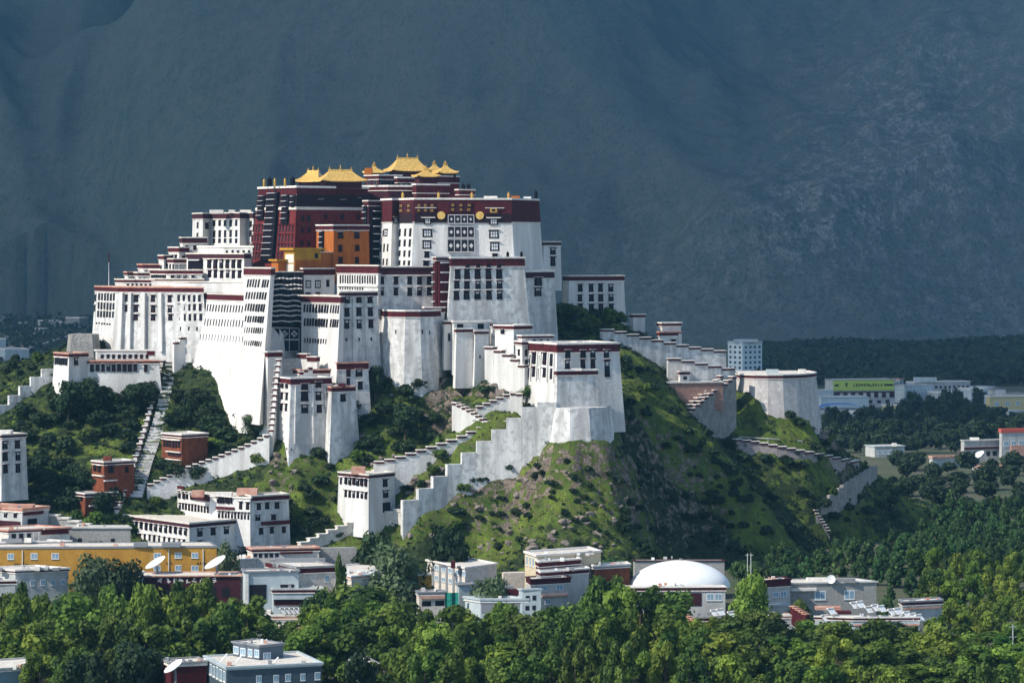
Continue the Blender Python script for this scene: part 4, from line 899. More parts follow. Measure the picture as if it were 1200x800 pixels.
wall_run('boundary_wall', 'long low wall with maroon caps crossing the east slope below the bastion', [(858,516),(885,519),(915,525),(950,532),(985,539),(1005,543)], 14, [8,10,11,10,8,6], 1.6, capw=.9, wall=mat('pink_grey_wall', (.36,.31,.30), .95, (.25,.21,.21), .6), drop=3)
wall_run('boundary_wall', 'grey stone wall descending to the left at the end of the east slope', [(1026,545),(1018,549),(1005,557),(988,568),(972,580),(960,590)], 12, [14,18,20,20,16,10], 1.8, cap=None, wall=M_stone, drop=3)
wall_run('boundary_wall', 'thin bead-topped wall winding down to the forest on the east slope', [(966,588),(955,594),(956,602),(963,612),(972,625)], 12, 4, 1.0, wall=M_stone, capw=.6, drop=2)
t = thing('handrail', 'long pale pipe rail on posts across the grassy east slope', 'railing', ray(900, 517)); m = MB()
rp = [(866,511),(900,513),(940,516),(985,517)]; rr = []
for a, c in rp:
    q = ray(a, c+5); q = q + Vector((0,0,1.6)); rr.append(q)
for a, c in zip(rr, rr[1:]): m.tube(a, c, .22)
m.build('rail', M_concrete, t)
for q in rr:
    m = MB(); m.tube(q - Vector((0,0,3)), q, .16); m.build('post', M_concrete, t)

# ------------------------------------------------------------------ houses on the slopes
b = Bld('hillside_house', 'long white house with terrace roofs and a row of black windows on the left slope', [(112,1338),(114,1336),(182,1336)], 411, 424, ref=1, frieze=0, batter=0, back=12, capm=M_capw); b.win(1, (9,120,172), [417.5], 4, 5, 'red'); b.slab(1, 172, 181, 411.3, 416, .25, M_frieze, 'red_panel')
b = Bld('hillside_house', 'lower storey of plain white wall with nine tall black windows on the left slope', [(92,1332),(104,1328),(186,1331)], 423.5, 456, ref=1, frieze=2.5, batter=.05, back=8, capm=M_terra, drop=6); b.win(1, (9,108,158), [430.5], 4.6, 9.5, 'std'); b.win(1, [170], [431], 5, 10, 'std')
b = Bld('hillside_house', 'small white house with red rim and bright slit face at left of the slope houses', [(64,1334),(81,1322),(103,1329)], 415, 446, ref=1, frieze=3.4, batter=.06, back=12, capm=M_terra, drop=6); b.win(0, (7,66,79), [423.5], 1.6, 9, 'slit'); b.win(1, [88.5], [423], 5, 10, 'std')
def orange(label, cor, yt, yb, **k): return Bld('ochre_house', label, cor, yt, yb, cat='house', wall=M_brick, frieze=2.5, batter=.02, back=10, capm=M_capw, group='ochre houses on the left slope', **k)
b = orange('ochre red house with white-lintelled window row among trees right of the left stair', [(190,1284),(213,1272),(243,1282)], 510, 552, ref=1); b.win(0, (6,193,210), [520.5], 3, 9, 'std'); b.win(0, (5,199,211), [533], 3, 5, 'red'); b.slab(0, 190.5, 212.5, 515, 516.2, .8, M_capw, 'lintel'); b.slab(0, 196, 212.8, 529.5, 530.6, .8, M_capw, 'lintel'); b.slab(0, 196, 212.8, 538.5, 539.5, .8, M_capw, 'lintel')
b = orange('upper ochre house with roof turret left of the left stair', [(108,1264),(122,1256),(157,1266)], 542, 580, ref=1); b.win(0, [112,117], [549], 3, 8, 'std'); b.win(1, [130], [550], 7, 10, 'red'); b.win(1, [148], [552], 5, 8, 'red'); b.on_roof(126, 4, 9, 4, 2.2, M_brick); b.slab(1, 122, 136, 562.5, 563.8, .8, M_capw, 'lintel'); b.slab(0, 110, 122, 557, 558.3, .8, M_capw, 'lintel')
b = orange('lower ochre house with pale roof edge beside the foot of the left stair', [(86,1258),(100,1250),(137,1258)], 579, 612, ref=1); b.win(0, [90,95], [584], 4, 5, 'std'); b.win(1, [119], [588], 6, 8, 'red'); b.slab(1, 104, 124, 592, 593.5, .8, M_capw, 'lintel')
b = Bld('white_house', 'grey-white three-storey house cut by the left edge of the picture', [(-30,1254),(2,1242),(30,1250)], 510, 575, ref=1, frieze=3, batter=.03, wall=M_wash_old, back=14, fm=M_dred); b.win(1, [6,20], [521,534.5,549], [6][0], 11, 'std'); b.on_roof(5, 6, 18, 6, 1.6, M_capw)
X1 = Bld('monastery_house', 'long low white house with two rows of black windows and cream roof', [(139,1258),(222,1216),(296,1240)], 614, 648, ref=1, cat='house', frieze=4, batter=.02, capm=M_cap, fm=M_dred, cap=.7)
X1.win(0, (14,144,218), [622.5], 2.8, 9.5, 'std'); X1.win(0, (13,148,216), [636], 2.6, 8.5, 'std'); X1.win(1, [234,249,264.5,279.5,292], [624], 6, 10, 'std'); X1.win(1, [234,279], [637], 6, 8, 'std')
X2 = Bld('monastery_house', 'upper terraced white house with long rows of windows behind the low long house', [(208,1262),(246,1240),(293,1230),(296,1234)], 584, 628, ref=2, cat='house', frieze=0, batter=.01, back=22, capm=M_capw)
X2.win(0, [211,216,220,225,228], [586], 2.6, 9, 'std'); X2.win(0, (10,211,244), [599.5], 2.4, 9, 'std'); X2.win(1, (6,256,271), [587], 2.4, 8, 'std'); X2.win(1, (10,257,291), [604], 2.4, 9, 'std'); X2.win(1, [282,290], [592], 4, 10, 'std'); X2.slab(0, 228.5, 246, 582, 590, .8, M_dred, 'timber_balcony'); X2.slab(1, 254, 275, 595, 598, .6, M_frieze, 'red_ledge'); X2.slab(0, 208.5, 216, 576, 579.5, .4, M_frieze, 'red_panel')
X2.on_roof(232, 8, 14, 5, 2.4, M_terra); X2.on_roof(262, 10, 20, 5, 1.6, M_capw)
X3 = Bld('monastery_house', 'white three-storey tower house with maroon band at right end of long house', [(286,1242),(295,1232),(338,1242)], 582, 650, ref=1, cat='house', frieze=5, batter=.035, wall=M_wash_old, fm=M_frieze, capm=M_cap, back=12)
X3.win(1, [303,313,324], [593], 5.5, 8.5, 'std'); X3.win(1, [302.5,320], [606.5], 5.5, 7.5, 'std'); X3.win(1, [306,318,331], [622], 5, 8.5, 'std'); X3.slab(1, 306, 337.6, 611.5, 616, .5, M_frieze, 'red_band'); X3.on_roof(290, 10, 24, 6, 2.4, M_terra)
Yh = Bld('hillside_house', 'small square white house alone on the slope with rooftop hut', [(397,1256),(432,1240),(462,1254)], 557, 612, ref=1, cat='house', frieze=3.5, batter=.03, capm=M_cap, fm=M_dred, drop=6)
Yh.win(0, (6,406,429), [565,580], 3.2, 9.5, 'std'); Yh.win(0, [400], [566], 2.4, 8, 'std'); Yh.win(1, [451], [567,580.5], 6, 10, 'std'); Yh.win(1, [452], [596], 9, 12, 'opening'); Yh.on_roof(420, 7, 16, 5, 2.8, M_terra)
# ------------------------------------------------------------------ the town at the foot of the hill
def TY(Y):
    return Y - .06*Y*min(1, max(0, (Y-1095)/80)) if Y < 1280 else Y
def town(name, label, cor, yt, yb, **k):
    k.setdefault('batter', 0); k.setdefault('ref', 1); b = Bld(name, label, [(px, TY(Y)) for px, Y in cor], yt, yb + 14, **k)
    if k.get('cap', 1) and cor[-1][0] - cor[0][0] > 28:          # the odds and ends every roof carries
        for _ in range(WR.randint(3, 6)):
            u = WR.uniform(.1, .9); px = cor[0][0] + (cor[-1][0]-cor[0][0])*u
            b.on_roof(px, WR.uniform(2.5, 9), WR.uniform(1.5, 5), WR.uniform(.6, 2), WR.uniform(.4, 1.3), WR.choice([M_capw, M_grey, M_concrete, M_terra, M_metal]), WR.choice(['roof_tank','roof_vent','chimney']))
    return b
def parapet_box(B, face, px0, px1, py0, py1, m, proud=.3, name='band'): return B.slab(face, px0, px1, py0, py1, proud, m, name)
def dish(label, px, py, Y, r, az, el, group='satellite dishes in the town'):
    """white satellite dish on a short mast; az/el is where its bowl looks"""
    c = P(px, py, TY(Y)); t = thing('satellite_dish', label, 'satellite dish', (c.x, c.y, c.z - r*1.3), group)
    az, el = az*1.25, el*1.2 if el > .5 else el
    d = Vector((math.cos(el)*math.sin(az), -math.cos(el)*math.cos(az), math.sin(el))); u = d.orthogonal().normalized(); w = d.cross(u)
    m = MB(); n, k = 20, 5
    for q in range(k+1):
        rr = r*q/k
        for i in range(n):
            a = 2*math.pi*i/n; m.v.append(tuple(c + (u*math.cos(a)+w*math.sin(a))*rr + d*(.32*r*(q/k)**2)))
    for q in range(k):
        for i in range(n):
            j = (i+1) % n; m.f.append((q*n+i, q*n+j, (q+1)*n+j, (q+1)*n+i)); m.mi.append(0)
    m.build('bowl', M_metal, t)
    m = MB(); m.tube(c - d*.1, c - Vector((0,0,r*1.5)) - d*.5, .16*r/1.5, .2*r/1.5)
    m.build('mast', M_grey, t)
    m = MB(); f = c + d*r*.9; m.tube(c + u*r*.9 + d*.3*r, f, .05); m.tube(c - u*r*.9 + d*.3*r, f, .05); m.box(f, (.3,.3,.3)); m.build('feed_arm', M_grey, t)
    return t
def heater(label, px, py, Y, w=2.2, rot=.5, group='solar water heaters on the roofs'):
    c = P(px, py, TY(Y)); t = thing('solar_heater', label, 'solar heater', (c.x, c.y, c.z - .9), group); R = Matrix.Rotation(rot, 3, 'Z')
    m = MB(); m.prism([c + R @ Vector(v) for v in ((-w/2,-1.1,-.85),(w/2,-1.1,-.85),(w/2,-1.0,-.95),(-w/2,-1.0,-.95))], [c + R @ Vector(v) for v in ((-w/2,.6,.75),(w/2,.6,.75),(w/2,.7,.65),(-w/2,.7,.65))]); m.build('collector', M_metal, t)
    m = MB(); m.tube(c + R @ Vector((-w/2-.2,.75,.95)), c + R @ Vector((w/2+.2,.75,.95)), .34, n=8); m.build('tank', M_capw, t)
    m = MB()
    for sx in (-w/2+.1, w/2-.1): m.tube(c + R @ Vector((sx,.75,.8)), c + R @ Vector((sx,.75,-.9)), .06); m.tube(c + R @ Vector((sx,.75,-.85)), c + R @ Vector((sx,-1.05,-.88)), .06)
    m.tube(c + R @ Vector((-w/2+.1,.75,-.7)), c + R @ Vector((w/2-.1,.75,-.7)), .06)
    m.build('frame', M_grey, t)

# left part, from the edge of the picture
b = town('monastery_office', 'cream house with arched gate and dark veranda at the left edge', [(-30,1258),(26,1244),(57,1256)], 597, 650, frieze=2.5, capm=M_terra, back=16, wall=M_concrete, fm=M_terra)
b.slab(0, -28, 24, 611, 628, .3, M_dred, 'veranda'); b.win(1, [38], [614], 11, 11, 'opening', 'gate_arch'); b.slab(1, 27, 50, 600, 604, .5, M_frieze, 'red_band'); b.win(0, (4,-16,18), [604], 4, 6, 'std'); b.on_roof(20, 8, 40, 6, 1.2, M_terra)
b = town('town_house', 'low flat-roofed house with red bands and white pillars above the yellow building', [(-30,1232),(10,1222),(82,1234)], 622, 660, frieze=2, capm=M_terra, back=14, wall=M_cap)
b.slab(1, 48, 80, 623, 628, .4, M_frieze, 'red_band'); b.win(1, [16,25,34], [629], 5, 8, 'plain'); b.slab(1, 14, 44, 634, 637, .8, M_capw, 'ledge')
for px in (20,29.5,38.5,45): b.slab(1, px-.8, px+.8, 624, 636, .6, M_capw, 'pillar')
b = town('town_house', 'narrow white terrace block with cream roof just above the yellow building', [(-30,1224),(0,1219),(82,1225)], 636, 660, frieze=1.5, capm=M_capw, back=6, fm=M_grey, wall=M_cap); b.on_roof(20, 1, 12, 2, 1.4, M_grey); b.on_roof(33, 1, 8, 2, 1.6, M_capw); b.on_roof(8, 1, 12, 2, 1.4, M_grey)
M_gbrick = mat('grey_brick', (.34,.33,.31), .95, (.25,.245,.235), 1.2)
b = town('stone_wall_house', 'long grey brick wall house with small dark openings left of the long white house', [(78,1250),(82,1240),(153,1240)], 619, 650, frieze=0, cap=.5, wall=M_gbrick, back=8, capm=M_concrete); b.win(1, [94,132], [633], 5, 5, 'opening'); b.win(1, (3,106,118), [635], 4, 2.5, 'opening')
wall_run('boundary_wall', 'sloping grey wall behind the arched gate running down to the grey brick house', [(57,603),(72,607),(88,612),(106,617)], 4, 14, 1.6, cap='pale', wall=M_gbrick, Ys=[TY(1258),TY(1256),TY(1254),TY(1252)], capw=1.0, caph=.7)
# the long yellow building
M_ywall = mat('mustard_wall', (.50,.27,.045), .9, (.42,.21,.035), .3, (1,1,.4), col3=(.36,.18,.03), scale3=1.2)
Yb = town('yellow_building', 'long mustard yellow building with small blue windows behind the dark sign', [(-40,1222),(-36,1205),(254,1211)], 642, 700, frieze=1.2, fm=M_grey, cap=.35, capm=M_grey, wall=M_ywall, back=14, over=.2, line=False)
Yb.win(1, [12,40,64.5,184,208.5,228.5], [652], 8.2, 7, 'mod'); Yb.win(1, [12,40,64.5,184,208.5,228.5], [667], 8.2, 6.5, 'mod')
for px in (26, 197.5, 238): Yb.slab(1, px-.4, px+.4, 645, 690, .3, M_metal, 'drainpipe')
def glyphs(parent, M, n, w, h, m, name='lettering', seed=1, d=-.12):
    """a row of sign characters too far away to read: little crossed strokes"""
    r = random.Random(seed); b = MB()
    for i in range(n):
        cx = -w*n/2 + w*(i+.5)
        for k in range(6):
            hz_ = r.random() < .55; L = r.uniform(.3,.75)*min(w,h); x, z = cx + r.uniform(-.22,.22)*w, r.uniform(-.36,.36)*h; t_ = .07*h
            dx, dz = (L/2, t_) if hz_ else (t_, L/2)
            sk_ = r.uniform(-.25,.25)*L if r.random() < .4 else 0
            b.poly([M @ Vector((x-dx, d, z-dz)), M @ Vector((x+dx, d, z-dz+sk_)), M @ Vector((x+dx, d, z+dz+sk_)), M @ Vector((x-dx, d, z+dz))])
    o = b.build(name, m, None, loc=(0,0,0)); o.parent = parent; o.matrix_local = Matrix.Translation(-Vector(parent['base_xyz'])); return o
for px, n in ((20,3),(30,3),(198,3),(236,4)):
    M, k = Yb.at(1, px, ZZ(661.5, Yb.Yr)); glyphs(Yb.root, M, n, .85, 1.0, M_black, seed=int(px))
for px, w in ((165,16),(201,22)): Yb.on_roof(px, 4, w, 2, 1.4, M_grey, 'roof_tank')
b = town('shop_row', 'low dark maroon shopfront with white sign characters under the yellow building', [(164,1196),(167,1182),(282,1184)], 675.5, 722, frieze=0, cap=.4, capm=M_terra, wall=M_dred, back=10, over=.7)
for i, px in enumerate((188,197,205,212,220,227.5,236,244,252)):
    M, k = b.at(1, px, ZZ(680, b.Yr)); glyphs(b.root, M, 1, 1.9, 2.0, M_capw, seed=40+i)
b.win(1, (6,180,265), [694], 10, 12, 'opening', 'shop_door')
b = town('white_pier', 'white end pier of the dark shopfront beside the willow', [(163,1184),(164,1180),(168.5,1181)], 671, 716, frieze=0, cap=.3, capm=M_capw, back=3)
b = town('flat_roof_house', 'low cluttered roof with white sheets under the left windows of the yellow building', [(-20,1190),(18,1180),(80,1188)], 669, 712, frieze=2, capm=M_capw, back=12, wall=M_concrete)
b.win(1, (5,26,74), [684], 5, 7, 'mod')
for px, w in ((30,8),(44,6),(52,9),(66,8),(-2,10)): b.on_roof(px, random.uniform(1,8), w, 2, random.uniform(.8,1.6), random.choice([M_capw, M_grey, M_concrete]), 'roof_clutter')
b = town('flat_roof_house', 'maroon-edged flat roof in the left corner of the town', [(-30,1178),(-8,1170),(18,1176)], 681, 722, frieze=3, capm=M_capw, back=10, wall=M_concrete); b.on_roof(2, 4, 8, 2, 1, M_capw, 'roof_clutter')
# modern tibetan-style house right of the yellow building
b = town('modern_house', 'white modern house with big dark opening right of the dark shopfront', [(284,1186),(287,1176),(350,1180)], 671, 728, frieze=0, cap=.6, capm=M_grey, wall=M_paleblue, back=12)
b.slab(1, 292.5, 312, 685, 706, .15, M_dark, 'opening'); b.slab(1, 328.5, 344.5, 685.5, 689, .15, M_dark, 'opening'); b.slab(1, 287, 291, 672, 716, .6, M_capw, 'white_frame')
b = town('modern_house', 'house with maroon roof band and grey flat roof behind the white modern house', [(312,1210),(348,1186),(396,1192)], 666, 722, frieze=5.5, capm=M_roofg, cap=.7, fm=M_frieze, wall=M_cap, back=20); b.win(1, [383], [679], 5, 8, 'mod'); b.on_roof(352, 22, 60, 3, 1.4, M_grey)
b = town('modern_house', 'low wing with two maroon bands in front of the maroon banded house', [(318,1182),(320,1172),(378,1176)], 691, 728, frieze=3.2, capm=M_concrete, wall=M_paleblue, back=8)
b.slab(1, 321, 378, 705, 708.5, .5, M_frieze, 'red_band'); b.slab(1, 321, 378, 702, 704.5, 1.0, M_black, 'painted_shadow')  # black strip stands in for the shade between the two bands
b = town('flat_roof_house', 'cream flat roof with maroon edge above the maroon banded house', [(290,1232),(296,1224),(374,1230)], 644, 668, frieze=2.6, capm=M_terra, back=14, wall=M_cap); b.win(1, (5,299,324), [651], 4.5, 5, 'plain'); b.slab(1, 328, 366, 647, 649.5, .5, M_frieze, 'red_band')
b = town('flat_roof_house', 'low cream roof step left of the cream flat roof', [(270,1228),(280,1220),(300,1224)], 656, 676, frieze=0, capm=M_capw, back=10, wall=M_cap)
b = town('stone_wall_house', 'rough grey stone garden wall under the pale stair', [(372,1238),(375,1234),(418,1236)], 642, 668, frieze=0, cap=0, wall=M_gbrick, back=5)
b = town('glazed_roof_house', 'house with bright white sheet roof and red sills left of the grey-green willow', [(380,1216),(412,1184),(474,1206)], 676, 712, frieze=2.4, fm=M_terra, capm=M_metal, cap=.5, wall=M_cap, back=22)
for px, dY, w in ((402,14,16),(424,10,12),(440,16,14),(456,18,10)): b.on_roof(px, dY, w, 5, 1.2, random.choice([M_metal, M_capw]), 'roof_sheet')
for i, (px, py) in enumerate(((437,671),(446,671),(430,672.5))): heater(['solar heater nearest the red sills on the bright sheet roof','solar heater at the right on the bright sheet roof','solar heater at the left on the bright sheet roof'][i], px, py, 1192, 2.4, .4)
b = town('flat_roof_house', 'white terrace with rooftop solar heaters before the modern houses', [(282,1160),(300,1146),(362,1150)], 722, 752, frieze=3, fm=M_terra, capm=M_capw, wall=M_concrete, back=16)
for i, px in enumerate((332,337.5,343,348.5,354)): heater(['slanted solar heater, leftmost of the row by the modern houses','slanted solar heater, second of the row by the modern houses','slanted solar heater, middle of the row by the modern houses','slanted solar heater, fourth of the row by the modern houses','slanted solar heater, right end of the row by the modern houses'][i], px, 715.5, 1154, 1.5, .9)
b.on_roof(322, 8, 18, 4, 2.6, M_grey); b.on_roof(314, 3, 7, 3, 1.8, M_capw)
b = town('flat_roof_house', 'lower white roof strip with red edge by the solar heaters', [(322,1136),(328,1128),(366,1132)], 733, 765, frieze=2.6, fm=M_terra, capm=M_capw, wall=M_concrete, back=6)
# middle
b = town('school_building', 'three-storey cream building with window strips and white roof before the rocky spur', [(500,1240),(545,1210),(582,1226)], 666, 712, frieze=0, cap=.6, capm=M_capw, wall=M_cap, back=20)
for px in (508,516,524,532,540): b.slab(0, px-1.2, px+1.2, 667, 712, .15, M_grey if px % 16 else M_brick, 'pilaster')
b.win(0, [512,520,528,536,543], [672,684], 4.4, 6, 'mod'); b.on_roof(531, 2, 5, 3, 2.4, M_frieze)
b = town('yellow_kiosk', 'small mustard block under the willow beside the cream school', [(486,1206),(490,1200),(506,1202)], 674, 700, frieze=0, cap=.3, wall=M_ywall, back=8)
b = town('low_shop', 'low shop with orange tiled awning and dark windows in front of the school', [(488,1184),(491,1178),(522,1180)], 695, 722, frieze=2, fm=M_grey, capm=M_grey, wall=M_cap, back=8); b.slab(1, 493, 521, 698.5, 701.5, .9, M_terra, 'awning'); b.win(1, [500,515], [707], 11, 6, 'opening')
m = MB()
t = thing('scaffold_net', 'green construction netting hung between the low shop and the white flat block', 'netting', P(529, 712, TY(1178)))
for i in range(8):
    p0 = XY(521.5+2*i, TY(1178) + .4*math.sin(i*1.3)); p1 = XY(523.5+2*i, TY(1178) + .4*math.sin((i+1)*1.3)); m.poly([(*p0, ZZ(718,TY(1178))), (*p1, ZZ(718,TY(1178))), (*p1, ZZ(694,TY(1178))), (*p0, ZZ(694,TY(1178)))])
m.build('net', mat('green_net', (.02,.22,.16), .9, (.01,.12,.10), .8), t)
b = town('flat_block', 'white flat-roofed block with dark recess and balcony steps in the town centre', [(545,1182),(563,1164),(617,1172)], 703, 742, frieze=2, fm=M_paleblue, capm=M_paleblue, wall=M_paleblue, back=24, cap=.7)
b.win(1, (4,570,612), [726], 5, 7, 'mod'); b.slab(1, 564, 584, 705.5, 718, .12, M_grey, 'dark_panel'); b.slab(1, 598, 609, 704, 730, .12, M_grey, 'dark_panel'); b.on_roof(580, 22, 44, 4, 2.6, M_grey); b.on_roof(600, 16, 18, 3, 2.0, M_frieze); b.on_roof(562, 10, 14, 3, 1.0, M_capw)
b = town('flat_block', 'white stepped block with angled stair edge at right end of the white flat block', [(608,1172),(612,1166),(634,1172)], 691, 742, frieze=0, capm=M_paleblue, wall=M_paleblue, back=12); b.win(1, [618,626], [700,712], 5, 6, 'plain')
b = town('flat_block', 'pale grey back wall block above the white flat block', [(535,1200),(538,1194),(556,1196)], 686, 712, frieze=0, wall=M_paleblue, back=6, capm=M_grey)
b = town('cream_hall', 'cream hall with red balconies and white roof at foot of the rocky spur', [(615,1238),(629,1222),(704,1240)], 652, 712, frieze=0, cap=.7, capm=M_capw, wall=mat('cream_render', (.62,.52,.36), .9, (.54,.45,.31), .4), back=16)
b.win(0, [618,621.5,625], [660], 2.0, 11, 'mod')
b = town('cream_hall', 'upper red balcony wing with white roof sloping before the cream hall', [(628,1222),(632,1214),(680,1226)], 659, 690, frieze=5, fm=M_frieze, capm=M_capw, wall=M_frieze, back=8)
b = town('cream_hall', 'lower red balcony wing with pale roof beside the town tree', [(630,1214),(634,1206),(690,1220)], 671, 695, frieze=4, fm=M_frieze, capm=M_capw, wall=M_concrete, back=8)
b = town('town_house', 'two-storey maroon banded house with blue windows below the cream hall', [(617,1208),(622,1198),(668,1206)], 680, 726, frieze=5, fm=M_frieze, capm=M_dred, wall=M_concrete, back=10); b.win(1, [637,656], [690], 8, 7, 'mod'); b.win(1, [642], [706], 7, 6, 'mod'); b.slab(1, 634, 664, 697.5, 700, .8, M_terra, 'awning')
b = town('long_roof', 'long low lean-to roof running right from the cream hall', [(692,1240),(696,1232),(738,1240)], 664, 692, frieze=2, fm=M_grey, capm=M_capw, wall=M_brick, back=10)
b = town('stone_wall_house', 'pale garden wall with buttress between cream school and cream hall', [(588,1246),(590,1242),(616,1244)], 671, 690, frieze=0, wall=M_cap, cap=0, back=5)
# dome
dc = P(797, 688, TY(1240)); t = thing('dome_hall', 'big smooth white domed roof hall below the dark spur', 'dome', (dc.x, dc.y, dc.z - 9))
m = MB(); nn, kk = 48, 10; Rx = 60*TY(1240)/F
for q in range(kk+1):
    a = math.pi/2*q/kk; rr = math.cos(a); zz = math.sin(a)**1.15*30.5*TY(1240)/F
    for i in range(nn): m.v.append((dc.x + Rx*rr*math.cos(2*math.pi*i/nn), dc.y + 4 + .62*Rx*rr*math.sin(2*math.pi*i/nn), dc.z + zz))
for q in range(kk):
    for i in range(nn):
        j = (i+1) % nn; m.f.append((q*nn+i, q*nn+j, (q+1)*nn+j, (q+1)*nn+i)); m.mi.append(0)
m.build('dome', mat('white_dome_skin', (.82,.82,.80), .6, (.74,.74,.72), .12), t, smooth=True)
b = town('dome_hall', 'x', [(734,1222),(737,1216),(850,1218)], 688.5, 735, frieze=3.5, fm=M_frieze, capm=M_capw, wall=M_concrete, back=30, parent=t, cap=.3); b.win(1, [741,752,832,842], [700], 8, 9, 'mod'); b.slab(1, 760, 822, 695, 710, .15, M_dred, 'dark_front')
b = town('stone_wall_house', 'grey block wall standing behind the white dome', [(742,1272),(744,1268),(849,1268)], 657, 692, frieze=0, cap=.3, wall=M_gbrick, back=6, capm=M_dred)
for i, px in enumerate((876,880)):
    t = thing('utility_pole', ['left pole of the twin grey poles behind the round tree','right pole of the twin grey poles behind the round tree'][i], 'pole', P(px, 680, TY(1250))); m = MB(); m.tube(P(px,690,TY(1250)), P(px,648,TY(1250)), .2, .15); m.build('shaft', M_concrete, t); m = MB(); q = P(px,650,TY(1250)); m.box(q, (1.6,.2,.2)); m.build('crossarm', M_concrete, t)
# right
b = town('arched_house', 'long house with arched blue windows and grey roof before the forest', [(898,1238),(925,1226),(1027,1232)], 684, 726, frieze=0, cap=.5, capm=M_concrete, wall=M_gbrick, back=16)
b.win(1, [961,995], [698], 13, 11, 'mod', 'arched_window'); b.slab(1, 926, 956, 689, 692, 1.2, M_capw, 'awning'); b.slab(0, 899, 924, 686, 690, .5, M_frieze, 'red_band'); b.win(0, [911,918], [697], 6, 7, 'mod'); b.on_roof(960, 8, 30, 4, 1.3, M_capw); b.on_roof(990, 5, 24, 4, 1.5, M_roofg)
b = town('town_house', 'maroon-roofed house with blue window between the dome and the arched house', [(888,1220),(896,1212),(926,1218)], 681, 728, frieze=7, fm=M_frieze, capm=M_dred, wall=M_concrete, back=10); b.win(1, [909,918], [697], 7, 7, 'mod'); b.slab(1, 898, 925, 708, 711, .6, M_paleblue, 'awning')
b = town('heater_roof', 'broad cream roof carrying rows of white slanted solar heaters', [(955,1150),(1000,1120),(1078,1128)], 724, 765, frieze=2.5, fm=M_frieze, capm=M_capw, wall=M_paleblue, back=44, cap=.5)
b.win(1, (6,1008,1070), [741], 5, 7, 'mod'); b.slab(1, 1001, 1077, 731, 733, .4, M_terra, 'red_band')
hl = [(1002,709),(1009,708),(1019,714),(1027,712),(1034,713),(1046,717),(1053,716),(1064,720),(1071,722),(1078,723.5),(975,716),(968,724)]
names = ['back left corner','back row second place','long middle panel','middle panel pair','middle panel next to dark tree','row between dark tree and roof edge','short row centre','front right group start','front right group centre','front right corner','left roof middle','left roof front']
for (px, py), nm in zip(hl, names): heater('white solar heater on the broad cream roof, ' + nm, px, py, 1140, 3.0, .75)
b.on_roof(970, 26, 30, 5, 1.0, M_terra); b.on_roof(985, 14, 24, 5, .8, M_frieze)
for i, (x0, n) in enumerate(((792,7),(930,5))):
    t = thing('red_parapet', ['stepped row of red tiled parapet caps left of the town roofs','second row of red tiled parapet caps nearer the heater roof'][i], 'parapet', P(x0, 726, TY(1108))); 
    for k in range(n):
        c = P(x0+3.6*k, 716.5+2.1*k if i == 0 else 713+2.2*k, TY(1112) - 1.6*k); m = MB(); m.box(c, (1.5, 2.6, 1.3), 0, Matrix.Rotation(.5,3,'Z')); m.box(c + Vector((0,0,.85)), (1.9, 3.0, .3), 1, Matrix.Rotation(.5,3,'Z')); m.box(c - Vector((0,0,3)), (1.3, 2.4, 4.6), 0, Matrix.Rotation(.5,3,'Z')); m.build('parapet_cap', [M_frieze, M_terra], t)
b = town('flat_roof_house', 'low grey roof with maroon rim right of the red parapet caps', [(800,1118),(816,1100),(872,1108)], 724, 765, frieze=3.4, fm=M_frieze, capm=M_roofg, wall=M_brick, back=18)
for i, (px, py) in enumerate(((838,718),(845,717),(858,720))): heater(['solar heater at the left on the grey maroon-rimmed roof','solar heater in the middle of the grey maroon-rimmed roof','solar heater at the right on the grey maroon-rimmed roof'][i], px, py, 1112, 2.6, .7)
b = town('flat_roof_house', 'small white flat roof between the round tree and the heater roof', [(888,1120),(900,1108),(936,1114)], 722, 760, frieze=2, capm=M_capw, wall=M_concrete, back=12, fm=M_terra)
b = town('town_house', 'small brick house with pale lintel at the forest edge right of the heater roof', [(1054,1186),(1058,1178),(1104,1184)], 706, 740, frieze=3, fm=M_frieze, capm=M_grey, wall=M_concrete, back=8); b.slab(1, 1060, 1102, 712, 714, .5, M_terra, 'awning')
# foreground
b = town('blue_office', 'blue-grey office block with glazed corner and rooftop room in the foreground', [(240,962),(266,936),(377,946)], 783, 830, frieze=2, fm=M_paleblue, capm=M_paleblue, cap=.6, wall=mat('blue_grey_tiles', (.045,.07,.09), .5, (.07,.10,.125), 1.5), back=28, line=False)
b.win(0, (6,243,263), [794], 3.6, 14, 'mod'); b.win(1, [303,323,337,355,372], [797], 6.5, 9, 'mod')
b2 = town('blue_office', 'x', [(273,964),(304,954),(332,960)], 757, 790, frieze=1.4, fm=M_grey, capm=M_grey, cap=.4, wall=mat('slate_blue_wall', (.075,.10,.13), .7, (.10,.13,.16), 1), back=12, parent=b.root, partname='rooftop_room', line=False); b2.win(0, (4,277,301), [766], 5.5, 9, 'mod'); b2.win(1, [313], [769], 8, 8, 'mod')
for i, (px, py) in enumerate(((262,771),(279,773),(322,775))):
    c = P(px, py, 950); t = thing('roof_ladder', ['white slanted roof rail at the left of the blue office roof','white slanted roof rail before the rooftop room','white slanted roof rail right of the rooftop room'][i], 'rail', (c.x, c.y, c.z-1.4)); m = MB(); m.tube(c + Vector((-1.1,0,-1.3)), c + Vector((1.1,0,1.4)), .25); m.build('tube', M_metal, t); m = MB(); m.tube(c + Vector((1.1,0,1.3)), c + Vector((1.1,0,-1.5)), .07); m.build('post', M_metal, t)
b = town('foreground_roof', 'dark slate roof house with maroon wall left of the blue office', [(190,962),(200,952),(242,956)], 778, 830, frieze=2, fm=M_capw, capm=M_roofg, wall=M_frieze, back=16)
